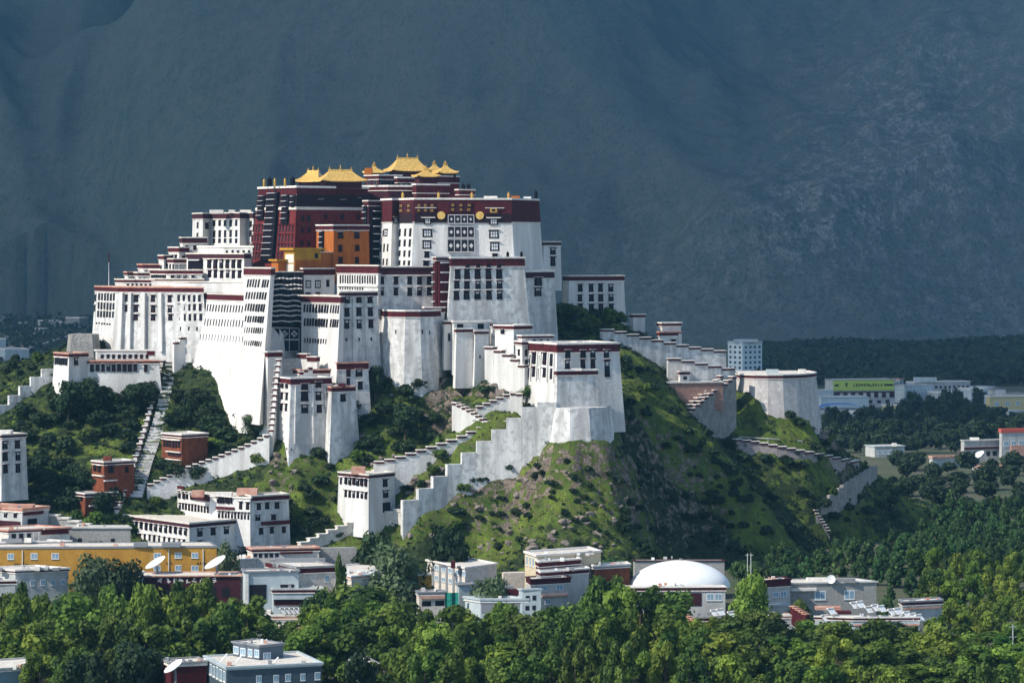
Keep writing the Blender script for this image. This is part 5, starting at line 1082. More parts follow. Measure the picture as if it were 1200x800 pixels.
b = town('foreground_roof', 'flat pale roof with two aerial sticks in the lower left corner', [(-40,960),(-36,940),(38,950)], 787, 830, frieze=1.5, fm=M_paleblue, capm=M_concrete, wall=mat('blue_grey_wall', (.16,.24,.29), .8), back=26)
for px in (18, 35): m = MB(); m.tube(P(px, 788, 955), P(px, 777, 955), .12); m.build('aerial', M_metal, b.root)
b = town('foreground_roof', 'grey pitched roof corner showing among the trees in the foreground', [(410,968),(426,950),(444,958)], 783, 830, frieze=0, capm=M_roofg, wall=M_concrete, back=14)
dish('big white dish on a mast left of the two before the yellow building', 184, 662, 1192, 4.0, -.9, .85)
dish('big white dish at the right end of the yellow building', 254, 662, 1190, 4.2, -.9, .85)
dish('white dish beside the blue office in the foreground', 205, 783, 945, 3.2, -.9, .8)
dish('smaller white dish half behind the blue office corner', 240, 777, 958, 2.4, -.9, .8)
dish('white dish facing the viewer on the arched house roof', 974, 678.5, 1228, 1.6, -.2, .25)
dish('white dish beside the red-roofed houses in the shaded suburb at right', 1147, 535, 1880, 4.2, -.9, .8)
for i, (px, py, Y) in enumerate(((1187,731,1010),)):
    t = thing('utility_pole', 'concrete power pole with double crossarms at the right edge', 'pole', P(px, py+30, Y)); m = MB(); m.tube(P(px, py+50, Y), P(px, py, Y), .22, .16); m.build('shaft', M_concrete, t)
    for d in (3, 15): m = MB(); m.box(P(px, py+d, Y), (2.6,.22,.22), 0, Matrix.Rotation(.4,3,'Z')); m.build('crossarm', M_concrete, t)
t = thing('utility_pole', 'thin street lamp pole among the left foreground trees', 'pole', P(206, 780, 1000)); m = MB(); m.tube(P(206,790,1000), P(206,735,1000), .14, .10); m.build('shaft', M_grey, t)
b = town('town_house', 'ochre wall corner glimpsed between the left foreground trees', [(168,1060),(176,1050),(200,1054)], 742, 790, frieze=2, fm=M_capw, capm=M_terra, wall=M_ywall, back=10)

# ------------------------------------------------------------------ the shaded suburb behind the hill
def far(name, label, cor, yt, yb, **k):
    k.setdefault('batter', 0); k.setdefault('ref', 0); k.setdefault('frieze', 0); k.setdefault('back', 22); k.setdefault('drop', 3); return Bld(name, label, cor, yt, yb, **k)
b = far('apartment_block', 'white seven-storey apartment block rising right of the east ridge', [(853,2960),(870,2940),(893,2960)], 401, 448, ref=1, wall=mat('pale_blue_white', (.62,.70,.72), .85, (.54,.62,.65), .1), capm=M_paleblue, frieze=2, fm=M_paleblue)
b.win(0, (3,856,867), [407,413,419,425,431], 2.6, 3, 'plain'); b.win(1, (4,874,890), [407,413,419,425,431], 2.6, 3, 'plain'); b.on_roof(874, 8, 28, 8, 2.5, M_paleblue)
b = far('green_sign_hall', 'hall with tall lime green signboard on its front right of the bastion', [(976,2560),(1049,2570)], 445.5, 478, wall=M_concrete, capm=M_grey)
b.slab(0, 976.5, 1047, 445.8, 457.5, 1.0, mat('lime_sign', (.40,.52,.10), .7), 'signboard'); b.slab(0, 977, 1048, 459, 466, .4, M_dred, 'dark_storey')
for px in (986,995,1004,1013,1022,1031,1040): b.slab(0, px-1.9, px+1.9, 460.5, 467, .8, M_concrete, 'pier')
M, k = b.at(0, 1016, ZZ(451.3, b.Yr)); glyphs(b.root, M, 11, 2.3, 2.8, M_black, seed=5, d=-1.15)
M, k = b.at(0, 991.5, ZZ(450.6, b.Yr)); glyphs(b.root, M, 1, 3.4, 3.8, M_black, 'emblem', seed=9, d=-1.15)
for x0, x1 in ((977.5,982.5),(1035.5,1046)): b.slab(0, x0, x1, 450.3, 452.3, 1.2, M_black, 'sign_bar')
b.win(0, [1020,1030,1040], [471], 5, 4, 'plain')
b = far('white_warehouse', 'long pale shed wall in front of the lime sign hall', [(962,2500),(1018,2510)], 466, 484, wall=mat('pale_teal_render', (.56,.64,.64), .9, (.46,.54,.55), .1), capm=M_paleblue)
b = far('white_warehouse', 'pale turquoise shed at the foot of the bastion', [(955,2520),(976,2526)], 458, 476, wall=M_paleblue, capm=M_paleblue, back=16)
m = MB(); c = P(986, 478, 2440); t = thing('blue_shed', 'low shed with bright blue curved roof by the bastion rocks', 'shed', (c.x, c.y, c.z-3))
for i in range(8):
    a0, a1 = math.pi*i/8, math.pi*(i+1)/8; f = lambda a, dy: (c.x - 17*math.cos(a), c.y + dy, c.z - 1 + 4.0*math.sin(a)); m.poly([f(a0,0), f(a1,0), f(a1,20), f(a0,20)])
m.build('roof', M_blue, t); m = MB(); m.box((c.x, c.y+10, c.z-3), (33.4, 19.6, 4)); m.build('wall', M_concrete, t)
b = far('office_block', 'glassy pale blue office block right of the lime sign hall', [(1049,2640),(1060,2630),(1094,2644)], 452, 476, ref=1, wall=M_paleblue, capm=M_concrete); b.win(1, (8,1063,1092), [457,463,469], 3.2, 3.6, 'mod'); b.win(0, (3,1051,1058), [457,463,469], 2.6, 3.6, 'mod')
b = far('office_block', 'wide pale office block with white roof line behind the glassy one', [(1062,2740),(1072,2730),(1137,2750)], 448, 474, ref=1, wall=M_concrete, capm=M_capw); b.win(1, (12,1076,1134), [454,461], 3, 3.4, 'plain'); b.on_roof(1084, 6, 26, 8, 4, M_paleblue); b.slab(0, 1062, 1072, 450, 458, .3, M_blue, 'blue_panel')
b = far('office_block', 'low white roofed block between the office blocks and yellow hall', [(1100,2620),(1145,2630)], 461, 480, wall=M_paleblue, capm=M_capw, cap=1.0); b.win(0, (7,1104,1141), [466], 3, 3, 'plain')
b = far('yellow_hall', 'pale yellow columned hall in the middle of the suburb trees', [(1034,2380),(1058,2376),(1079,2384)], 475.5, 496, ref=1, wall=mat('butter_yellow', (.55,.46,.20), .9), capm=M_capw, cap=1.0)
b.win(0, (5,1038,1055), [482], 2.2, 8, 'plain'); b.win(1, (5,1061,1076), [482], 2.2, 8, 'plain')
b = far('yellow_hall', 'pale yellow long house with rooftop hut at the right edge of the suburb', [(1155,2480),(1160,2470),(1215,2480)], 465, 490, ref=1, wall=mat('butter_yellow_wash', (.56,.46,.24), .9), capm=M_capw, cap=.8); b.win(1, (4,1168,1205), [473], 5, 5, 'mod'); b.on_roof(1172, 8, 12, 6, 5, M_concrete)
b = far('office_block', 'distant small white house under the dark woods at the right edge', [(1176,3300),(1198,3310)], 437, 446, wall=M_concrete, capm=M_capw, drop=8); b.win(0, (4,1179,1195), [441], 3, 3, 'plain')
b = far('office_block', 'small white-roofed house left of the yellow long house', [(1138,2560),(1158,2566)], 456.5, 474, wall=M_paleblue, capm=M_capw, cap=.8); b.win(0, (3,1142,1155), [461], 3, 3, 'plain')
b = far('grey_house', 'grey house with blue windows below the suburb trees', [(1025,1960),(1060,1966)], 523.5, 545, wall=M_concrete, capm=M_paleblue, back=14); b.win(0, (5,1031,1056), [530], 5, 5, 'mod'); b.on_roof(1048, 4, 5, 4, 2, M_capw)
b = far('grey_house', 'long grey house with maroon window band at right of suburb trees', [(1126,1930),(1130,1922),(1186,1934)], 517, 548, ref=1, wall=M_concrete, capm=M_concrete, back=24, frieze=0); b.slab(1, 1130, 1185, 524, 526.5, .5, M_frieze, 'red_band'); b.win(1, (7,1135,1181), [532], 5, 6, 'plain'); b.on_roof(1142, 12, 10, 5, 1.5, M_capw)
b = far('red_roof_house', 'tall house with slanting coral red roof at the right edge', [(1171,1924),(1174,1916),(1225,1926)], 507, 548, ref=1, wall=M_concrete, capm=mat('coral_roof', (.50,.10,.07), .8), cap=2.2, back=16); b.win(1, [1179,1188,1197], [520], 6, 7, 'mod'); b.slab(1, 1184, 1210, 522, 546, 1.0, M_terra, 'ribbed_front')
b = far('red_roof_house', 'low house with red roof and blue windows beside the suburb dish', [(1089,1880),(1093,1874),(1134,1884)], 537, 560, ref=1, wall=M_concrete, capm=M_terra, cap=1.2, back=12); b.win(1, (5,1097,1130), [545], 5, 7, 'mod')
b = far('red_roof_house', 'small red-roofed shed under the suburb dish at right', [(1150,1840),(1176,1846)], 548, 566, wall=M_concrete, capm=M_terra, cap=1.0, back=10)
# small houses of the hazy town
hr = random.Random(31)
for i in range(46):
    left = i < 14; px = hr.uniform(-12, 104) if left else hr.uniform(962, 1205); Y = hr.uniform(3300, 5200) if left else hr.uniform(2150, 3200)
    base = HY + HC*F/Y; w = hr.uniform(5, 14); hh = hr.uniform(3, 6.5) if left else hr.uniform(4, 8)
    b = far('far_house', 'tiny pale flat-roofed house in the hazy town at far left' if left else 'small flat-roofed house among the trees of the shaded suburb', [(px,Y),(px+w,Y+8)], base-hh, base, wall=hr.choice([M_concrete, M_paleblue, M_wash_old, M_cap]), capm=hr.choice([M_capw, M_roofg, M_paleblue, M_terra]), cap=1.2, drop=1, back=20, group='tiny houses of the far left town' if left else 'small houses of the shaded suburb')
    if not left: b.win(0, (max(2, int(w/2.6)), px+1.5, px+w-1.5), [base-hh*.55], 1.4, 2.2, 'plain')
# left of the hill, far valley
for nm, lb, x0, x1, yt, yb, Y, mm in (('far_house','pale blue-white house block at the far left edge behind the ridge wall',-12,7,398,421,3640,M_paleblue),('far_shed','long low pale blue shed behind the left ridge wall',6,34,410,423,3600,M_paleblue),('far_shed','wide white-roofed shed in the far left valley',50,72,376.5,382.5,5100,M_concrete),('far_shed','second grey-roofed shed touching the wide white one in the far left valley',72,94,378,383,5080,M_roofg),('far_shed','thin pale shed strip at the left edge of the far valley',-6,8,371,377,5350,M_concrete),('far_house','small pale house right of the white-roofed far shed',93,103,373,384,5000,M_roofg)):
    b = far(nm, lb, [(x0,Y),(x1,Y+10)], yt, yb, wall=mm, capm=M_capw, back=40, cap=1.5, drop=0); zb = ZZ(yb, Y)
    if zb > 1: b2 = None
# ------------------------------------------------------------------ plants
def leaf_material(name, dark, light, trans=.25, rand=.25):
    m = bpy.data.materials.new(name); m.use_nodes = True; t = m.node_tree; b = t.nodes['Principled BSDF']; o = t.nodes['Material Output']
    b.inputs['Roughness'].default_value = .75; b.inputs['Specular IOR Level'].default_value = .25
    at = t.nodes.new('ShaderNodeAttribute'); at.attribute_name = 'tone'
    x = t.nodes.new('ShaderNodeMix'); x.data_type = 'RGBA'; x.inputs[6].default_value = (*dark,1); x.inputs[7].default_value = (*light,1); t.links.new(at.outputs['Fac'], x.inputs[0])
    oi = t.nodes.new('ShaderNodeObjectInfo'); hs = t.nodes.new('ShaderNodeHueSaturation'); t.links.new(x.outputs[2], hs.inputs['Color'])
    r = t.nodes.new('ShaderNodeMapRange'); r.inputs[3].default_value = 1-rand; r.inputs[4].default_value = 1+rand; t.links.new(oi.outputs['Random'], r.inputs[0]); t.links.new(r.outputs[0], hs.inputs['Value'])
    f = t.nodes.new('ShaderNodeMath'); f.operation = 'MULTIPLY'; f.inputs[1].default_value = 7.31; t.links.new(oi.outputs['Random'], f.inputs[0])
    g_ = t.nodes.new('ShaderNodeMath'); g_.operation = 'FRACT'; t.links.new(f.outputs[0], g_.inputs[0])
    r2 = t.nodes.new('ShaderNodeMapRange'); r2.inputs[3].default_value = .488; r2.inputs[4].default_value = .525; t.links.new(g_.outputs[0], r2.inputs[0]); t.links.new(r2.outputs[0], hs.inputs['Hue'])
    t.links.new(hs.outputs[0], b.inputs['Base Color'])
    tr = t.nodes.new('ShaderNodeBsdfTranslucent'); t.links.new(hs.outputs[0], tr.inputs[0]); ms = t.nodes.new('ShaderNodeMixShader'); ms.inputs[0].default_value = trans
    t.links.new(b.outputs[0], ms.inputs[1]); t.links.new(tr.outputs[0], ms.inputs[2]); t.links.new(ms.outputs[0], o.inputs[0])
    return m
L_bright = leaf_material('bright_poplar_leaves', (.042,.085,.012), (.27,.345,.052), .4)
L_mid = leaf_material('green_leaves', (.026,.058,.012), (.16,.22,.036), .34)
L_dark = leaf_material('scrub_and_shade_leaves', (.010,.024,.010), (.034,.062,.022), .15)
L_willow = leaf_material('grey_willow_leaves', (.045,.075,.03), (.13,.17,.085), .25)
L_forest = leaf_material('blue_green_leaves', (.018,.050,.018), (.085,.155,.045), .25)
M_bark = mat('bark', (.09,.07,.05), .95, (.05,.04,.03), 3.0)

def crown_mesh(name, m, seed, n=2200, shape='round', leaf=.05):
    """a crown 1 unit tall and about 1 wide (z from .12 to 1): leaves on the shells of many uneven clumps"""
    r = np.random.default_rng(seed); lob = []
    if shape == 'round':
        for _ in range(26):
            d = r.normal(size=3); d /= np.linalg.norm(d); k = r.uniform(.35,1)**.5
            lob.append((d[0]*.30*k, d[1]*.30*k, .56 + d[2]*.28*k, r.uniform(.10,.19)))
    elif shape == 'poplar':
        for i in range(19):
            z = .18 + .72*(i/18)**.9; w = .36*(1 - ((z-.18)/.82)**2.6)**.7 + .02; a = r.uniform(0, 6.28); k = r.uniform(.2,1)**.5
            lob.append((math.cos(a)*w*k, math.sin(a)*w*k, z + r.uniform(-.03,.03), r.uniform(.10,.19)*(1.2 - .55*z)))
    elif shape == 'cone':
        for i in range(30):
            z = .16 + .76*(i/29); w = .27*(1.02 - z)**.75 + .02; a = r.uniform(0, 6.28); k = r.uniform(.3,1)**.5
            lob.append((math.cos(a)*w*k, math.sin(a)*w*k, z, r.uniform(.07,.13)*(1.2 - .7*z)))
    elif shape == 'bush':
        for _ in range(18):
            d = r.normal(size=3); d /= np.linalg.norm(d); k = r.uniform(.3,1)**.5
            lob.append((d[0]*.40*k, d[1]*.40*k, .38 + abs(d[2])*.36*k, r.uniform(.14,.26)))
    lob = np.array(lob); w = lob[:,3]**2; idx = r.choice(len(lob), n, p=w/w.sum())
    d = r.normal(size=(n,3)); d[:,2] += .25; d /= np.linalg.norm(d, axis=1)[:,None]
    c = lob[idx,:3] + d*lob[idx,3:4]*r.uniform(.55,1.12,(n,1))
    nr = d + r.normal(size=(n,3))*.4; nr /= np.linalg.norm(nr, axis=1)[:,None]
    u = np.cross(nr, r.normal(size=(n,3))); u /= np.linalg.norm(u, axis=1)[:,None]; v = np.cross(nr, u)
    s = leaf*r.uniform(.6,1.3,(n,1)); 
    q = np.stack([c-u*s*.6, c-v*s*.8+nr*s*.15, c+u*s*.6, c+v*s*.9-nr*s*.1], 1).reshape(-1,3)
    q[:,2] = np.maximum(q[:,2], .02)
    me = bpy.data.meshes.new(name); me.from_pydata(q.tolist(), [], np.arange(4*n).reshape(-1,4).tolist()); me.materials.append(m)
    tone = np.clip(.45 + .25*r.normal(size=len(lob))[idx] + .12*r.normal(size=n) , 0, 1)
    set_attr(me, 'tone', np.repeat(tone, 4)); return me
def trunk_mesh(name, seed, hgt=.55, rad=.022):
    r = random.Random(seed); b = MB(); b.tube((0,0,-.04), (0,0,hgt*.5), rad*1.3, rad); b.tube((0,0,hgt*.5), (.01,0,hgt*1.25), rad, rad*.4)
    for i in range(5):
        a = r.uniform(0,6.28); z = hgt*r.uniform(.4,.9); b.tube((0,0,z), (math.cos(a)*.22, math.sin(a)*.22, z+.2), rad*.55, rad*.15, 5)
    return b.data(name, M_bark)
CROWN = {k: [crown_mesh('crown_leaves', m, s0+i, n, sh, lf) for i in range(c)] for k, (m, s0, c, n, sh, lf) in {
    'bright': (L_bright, 100, 5, 3000, 'poplar', .044), 'mid': (L_mid, 120, 5, 3000, 'poplar', .044), 'midround': (L_mid, 140, 4, 2200, 'round', .044),
    'brightround': (L_bright, 150, 3, 2200, 'round', .044), 'forest': (L_forest, 160, 5, 1700, 'cone', .05), 'forestround': (L_forest, 170, 3, 1800, 'round', .05),
    'willow': (L_willow, 180, 3, 3200, 'round', .034), 'dark': (L_dark, 200, 4, 1800, 'round', .05), 'bush': (L_dark, 220, 6, 520, 'bush', .11), 'bushmid': (L_mid, 240, 4, 520, 'bush', .11)}.items()}
TRUNK = [trunk_mesh('trunk_mesh', i) for i in range(3)]
def tree(kind, label, base, h, w, group, name='tree', cat='tree', stem=True):
    t = thing(name, label, cat, base, group); k = random.choice(CROWN[kind]); a = random.uniform(0, 6.28)
    M = Matrix.Translation(base) @ Matrix.Rotation(a, 4, 'Z') @ Matrix.Diagonal((w*1.15, w*1.15, h, 1))
    place('crown', k, t, M)
    if stem: place('trunk', random.choice(TRUNK), t, M @ Matrix.Diagonal((h/w*.9, h/w*.9, 1, 1)))
    return t
def tree_at(kind, label, px, ptop, Y, wpx, group, **k):
    if group == 'single trees of the town': Y = TY(Y)
    base = Vector((*XY(px, Y), 0)); base.z = hz(base.x, base.y) - .1; h = ZZ(ptop, Y) - base.z
    if h < 2: return
    return tree(kind, label, base, h, wpx*Y/F, group, **k)
R_ = random.Random(5)
# the belt of poplars along the bottom
def top_line(x):
    pts = [(-40,692),(20,688),(70,684),(115,694),(150,688),(200,682),(240,690),(285,700),(310,735),(335,755),(352,718),(375,706),(420,700),(470,712),(520,712),(560,712),(610,716),(650,700),(700,688),(750,690),(790,700),(830,716),(870,712),(920,728),(980,725),(1040,726),(1072,742),(1110,735),(1150,728),(1240,722)]
    for (a, c), (d, e) in zip(pts, pts[1:]):
        if a <= x <= d: return c + (e-c)*(x-a)/(d-a)
    return 720
G1 = 'poplars in the belt along the bottom'
x = -30
while x < 1230:
    br = .75 if 330 < x < 830 or x > 1080 else .4
    k = R_.choice(['bright','bright','brightround']) if R_.random() < br else R_.choice(['mid','midround'])
    tree_at(k, 'tall bright green poplar with pointed crown in the upper row of the bottom belt', x, top_line(x) + R_.uniform(-11,12), R_.uniform(1030,1062), R_.uniform(44,86), G1)
    x += R_.uniform(22,32)
x = -30
while x < 1230:
    if not (300 < x < 350):
        k = 'bright' if R_.random() < (.5 if 330 < x else .25) else 'mid'
        tree_at(k, 'leafy poplar in the middle row of the bottom belt, partly behind lower crowns', x, max(728, top_line(x)+28) + R_.uniform(-12,12), R_.uniform(985,1012), R_.uniform(46,86), 'poplars in the middle row of the belt')
    x += R_.uniform(22,32)
x = -30
while x < 1240:
    if not (180 < x < 395 or x < 30):
        k = R_.choice(['mid','mid','bright','dark'] if x < 450 else ['mid','mid','bright','bright' if x > 900 else 'mid'])
        tree_at(k, 'dark green nearer tree of the lowest row, cut by the bottom edge', x, max(756, top_line(x)+52) + R_.uniform(-8,8), R_.uniform(925,955), R_.uniform(44,62), 'trees of the lowest row')
    x += R_.uniform(22,32)
for i in range(9): tree_at('midround', 'shadowed round tree behind the left foreground roofs', 30+R_.uniform(0,170), 758+R_.uniform(-8,10), 965+R_.uniform(-10,15), R_.uniform(46,66), 'dark trees above the left foreground roofs')
# named single trees
for kind, lb, px, pt, Y, w in (('willow','wide grey-green willow in front of the yellow building',112,640,1165,84),('dark','dense dark tree at the right side of the wide willow',150,652,1172,50),
    ('willow','small olive willow at the right end of the long white house',266,631,1206,36),('willow','big olive willow below the plain stepped wall',462,634,1196,92),('dark','dark round tree at the foot of the plain stepped wall',524,608,1240,62),
    ('dark','dark shrub-like tree between pale stair and stepped wall',442,612,1234,60),('mid','tree with bright top left of the big olive willow',400,652,1176,24),('willow','low grey-green tree behind the white flat block',576,668,1186,58),('midround','round green tree between cream hall and dome',700,668,1185,48),
    ('midround','olive tree half hiding the long lean-to roof',722,664,1196,40),('midround','bushy green tree in front of the dome hall doors',790,686,1186,70),('brightround','big rounded green tree right of the white dome',878,666,1165,58),('midround','small tree before the arched house',936,696,1180,34),
    ('forest','dark pointed tree at right end of the arched house',1041,682,1195,36),('midround','broad dark green tree behind the left end of the belt',430,680,1110,130),('midround','round dark green tree next to the broad one over the belt',380,684,1112,60),('mid','round green tree rising left of the modern houses',236,678,1140,50),
    ('midround','leafy tree in front of the dark shopfront, left of the sign characters',178,690,1140,50),('willow','pale willow between left belt and yellow building',70,690,1130,70),('dark','very dark round tree beside the white dish in the foreground',160,748,962,72),('brightround','bright young tree by the foreground dish',224,762,985,22),('dark','dark rounded tree right of the heater roof edge',1046,724,1092,50),('midround','dark tree cluster crown over the heater roof front',975,724,1085,70)):
    tree_at(kind, lb, px, pt, Y, w, 'single trees of the town')
# trees standing on the hill itself
def hill_tree(kind, label, px, pbase, ptop, wpx):
    p = ray(px, pbase)
    if p: tree(kind, label, Vector((p.x, p.y, p.z-.4)), (pbase-ptop)*p.y/F + .4, wpx*p.y/F, 'trees standing on the hillside')
for a in (('dark','dark round tree left of the ochre red house on the slope',204,572,536,36),('dark','dark bushy tree under the right side of the ochre red house',232,566,542,34),('dark','dark tree between the two ochre houses and the left stair',122,606,572,30),('midround','green tree at the foot of the left stair below the ochre houses',112,626,596,40),('dark','dark tall tree beside the top of the left stair',222,500,460,28),('dark','second dark tall tree right of the left stair',238,508,474,30),('dark','dark tree under the great white wall',250,512,484,34),('willow','grey-green tree at lower right corner of the great white wall',298,515,482,36),('dark','dark tree against the front of the lower slope house',80,500,440,40),('dark','dark bushy tree covering the lower wall of the white slope house',106,490,440,44),('dark','dark round tree under the windows of the white slope house',162,486,446,40),('dark','dark tree beside the narrow gatehouse',440,470,424,26),('midround','lone dark green tree on the zigzag stair terrace',617,473,449,22),('dark','tree below the round bastion wall',475,520,470,40)): hill_tree(*a)
# the forest on the right
for px, Y in ((884,1222),(893,1212),(902,1228),(912,1218),(866,1226),(924,1224),(718,1212),(728,1206)): tree_at('forestround', 'dark round tree in the gap behind the arched house and dome', px, 655 + R_.uniform(-6,10), Y, R_.uniform(26,36), 'dark trees behind the town roofs')
G2 = 'trees of the forest right of the hill'
def forest_top(px, Y): return HY + (HC - (13 + 3*math.sin(px*.05+Y)))*F/Y
for Y, x0, x1, st in ((1500,1118,1240,17),(1460,1112,1240,17),(1420,1100,1240,18),(1380,1082,1240,18),(1345,1050,1240,18),(1312,985,1240,19),(1282,918,1240,19),(1255,906,1090,20),(1258,1090,1240,20),(1225,1030,1240,21),(1195,1066,1240,22),(1165,1084,1240,24),(1135,1092,1240,26),(1105,1096,1240,28)):
    x = x0 + R_.uniform(-5,5)
    while x < x1:
        k = R_.choice(['forest','forest','forestround','forest']) if Y > 1240 else R_.choice(['bright','bright','midround','brightround'] if x > 1075 else ['forest','mid'])
        h = (R_.uniform(11.5,16.5) if x > 1070 else R_.uniform(9,13)) if Y > 1130 else R_.uniform(10,14); yy = Y + R_.uniform(-14,14)
        base = Vector((*XY(x, yy), 0)); base.z = hz(base.x, base.y) - .1
        if base.z > 5: x += st; continue
        tree(k, 'blue-green forest tree in the wood right of the hill' if Y > 1240 else 'green deciduous tree at the near edge of the right-hand wood', base, h, R_.uniform(8,11.5), G2 if Y > 1240 else 'near trees of the right-hand wood')
        x += st*R_.uniform(.8,1.3)
# the shaded suburb trees read as one dark wood
def suburb_wood():
    r = np.random.default_rng(55); vs = []; tn = []; src = []
    for me in CROWN['dark'] + CROWN['forestround']:
        a = np.empty(len(me.vertices)*3, np.float32); me.vertices.foreach_get('co', a); t_ = np.empty(len(me.vertices), np.float32); me.attributes['tone'].data.foreach_get('value', t_)
        src.append((a.reshape(-1,4,3), t_.reshape(-1,4)))
    for Y, x0, x1, st, h0 in ((2440,1068,1150,10,19),(2360,1060,1162,11,19),(2280,1010,1240,12,18),(2200,975,1240,12,17),(2120,965,1240,13,17),(2040,960,1240,14,16),(1985,985,1140,14,15),(1850,1052,1088,14,13),(1800,1068,1240,16,12),(1740,1060,1240,18,12),(1680,1090,1240,20,12),(1620,1090,1240,20,12),(1560,1100,1240,20,12),(1660,1030,1110,12,11),(1600,1040,1110,14,11)):
        x = x0
        while x < x1:
            yy = Y + r.uniform(-20,20); bx, by = XY(x, yy); a, t_ = src[r.integers(len(src))]; k = r.choice(len(a), 700, replace=False); a = a[k]; cen = a.mean(1, keepdims=True); a = cen + (a-cen)*1.6
            w = r.uniform(8,17)*1.15; h = h0*r.uniform(.6,1.25); th = r.uniform(0,6.28); c_, s_ = math.cos(th), math.sin(th)
            q = np.stack([bx + (a[...,0]*c_ - a[...,1]*s_)*w, by + (a[...,0]*s_ + a[...,1]*c_)*w, a[...,2]*h], -1); vs.append(q.reshape(-1,3)); tn.append(t_[k].reshape(-1))
            x += st*r.uniform(.8,1.35)*(1.5 if Y < 1820 else 1.0)
    v = np.concatenate(vs); me = bpy.data.meshes.new('suburb_wood'); me.from_pydata(v.tolist(), [], np.arange(len(v)).reshape(-1,4).tolist()); me.materials.append(L_dark); set_attr(me, 'tone', np.concatenate(tn))  # dark leaf colour puts the cloud shade into the crowns
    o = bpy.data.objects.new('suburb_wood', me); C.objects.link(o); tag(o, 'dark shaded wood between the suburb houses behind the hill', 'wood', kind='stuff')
suburb_wood()
# far wood at the mountain foot, one mass nobody could count
def far_wood():
    r = np.random.default_rng(77); n = 26000
    x = r.uniform(0,1,n); Y = r.uniform(2950,3950,n); Y = np.where(np.arange(n) % 14 == 0, r.uniform(3700,5600,n), Y)
    px = np.where(np.arange(n) % 14 != 0, 880 + 360*x, -60 + 190*x); X = (px-600)*Y/F
    z = r.uniform(0,1,n)**.8*(7 + 3*np.sin(X*.013) + 12*vnoise(X/45, Y/45, 5)); c = np.stack([X, Y, z+1], 1)
    nr = r.normal(size=(n,3)); nr[:,1] -= .8; nr[:,2] += .6; nr /= np.linalg.norm(nr,axis=1)[:,None]; u = np.cross(nr, r.normal(size=(n,3))); u /= np.linalg.norm(u,axis=1)[:,None]; v = np.cross(nr,u); s = r.uniform(2.0,4.2,(n,1))
    q = np.stack([c-u*s, c-v*s, c+u*s, c+v*s],1).reshape(-1,3); q[:,2] = np.maximum(q[:,2], .1)
    me = bpy.data.meshes.new('far_wood'); me.from_pydata(q.tolist(), [], np.arange(4*n).reshape(-1,4).tolist()); me.materials.append(L_dark); set_attr(me, 'tone', np.repeat(np.clip(vnoise(X/45+9, Y/45, 8)*.8 + r.uniform(-.2,.3,n), 0, 1),4))  # darker leaf colour stands in for deeper shade on the far trees
    o = bpy.data.objects.new('far_wood', me); C.objects.link(o); tag(o, 'far dark wood in a strip along the mountain foot', 'wood', kind='stuff')
far_wood()

# ------------------------------------------------------------------ shrubs, boulders and ground cover on the hill
BUSH = [  # photo polygon as (x0,y0,x1,y1), count, size range (m), kind weights
 ((0,470,185,600),80,(5,9),.9),((70,450,175,520),22,(6,10),1.0),((0,410,100,470),14,(3,6),.8),((190,470,250,505),9,(6,10),1.0),((245,490,312,552),16,(5,8),.9),((165,520,190,560),4,(5,8),1.0),((40,560,160,625),30,(5,8),.7),
 ((395,450,520,545),34,(4,8),.95),((340,525,440,600),20,(3.5,7),.9),((435,545,520,600),8,(3,5),.8),((545,425,620,470),8,(3,6),1),((330,590,400,640),9,(4,7),.9),((505,560,560,640),12,(3,6),.9),((560,540,720,650),44,(2.2,4.4),.9),
 ((720,520,880,655),52,(3,6),1.0),((730,430,800,500),14,(4,7),.9),((655,338,700,395),14,(5,9),.3),((690,345,775,392),22,(5,9),.3),((166,300,192,306),2,(5,6),.9),((800,490,860,560),10,(3,6),.9),((880,490,1010,545),16,(3,6),.9),((850,540,960,600),26,(3,6),.9),((790,500,870,580),14,(2,4),.9),((960,560,1100,620),16,(4,7),.9),((895,600,1000,640),10,(4,7),.9)]
import hashlib
CAND = []
for (x0,y0,x1,y1), n, (s0,s1), w in BUSH:
    cx = (x0+x1)/2
    lb = ('dark rounded shrub on the left slope below the west wing' if cx < 200 else 'dark rounded shrub under the great white wall and gate tower' if cx < 330 and y0 > 460 and y1 < 560 else
          'dark rounded shrub on the middle slope below the round bastion' if cx < 540 else 'small dark shrub on the rocky spur below the lower east house' if cx < 720 and y0 > 420 else
          'leafy dark tree-like shrub on the ridge behind the shaded grey tower' if y1 < 400 else 'dark shrub on the shaded east slope')
    for _ in range(n):
        qx, qy = R_.uniform(x0,x1), R_.uniform(y0,y1)
        if 400 < qy < 610 and abs(qx - np.interp(qy, [412,450,485,510,535,558,585], [198,195,188,180,171,163,154])) < 17: continue   # keep the stair clear
        p = ray(qx, qy)
        if p is None or p.z < 1 or p.y > 1600: continue
        s = R_.uniform(s0,s1); base = Vector((p.x, p.y, hz(p.x,p.y) - .12*s))
        CAND.append((s/p.y, lb, base, s, 'bush' if R_.random() < w else 'bushmid'))
CAND.sort(key=lambda c: -c[0])
for _, lb, base, s, kk in CAND[:285]:
    if True:
        t = thing('shrub', lb, 'shrub', base, lb.replace('dark rounded shrub','shrubs').replace('small dark shrub','shrubs').replace('leafy dark tree-like shrub','shrubs').replace('dark shrub','shrubs'))
        place('foliage', R_.choice(CROWN[kk]), t, Matrix.Translation(base) @ Matrix.Rotation(R_.uniform(0,6.28),4,'Z') @ Matrix.Diagonal((s*1.1, s*1.1, s*R_.uniform(.75,1.05), 1)))
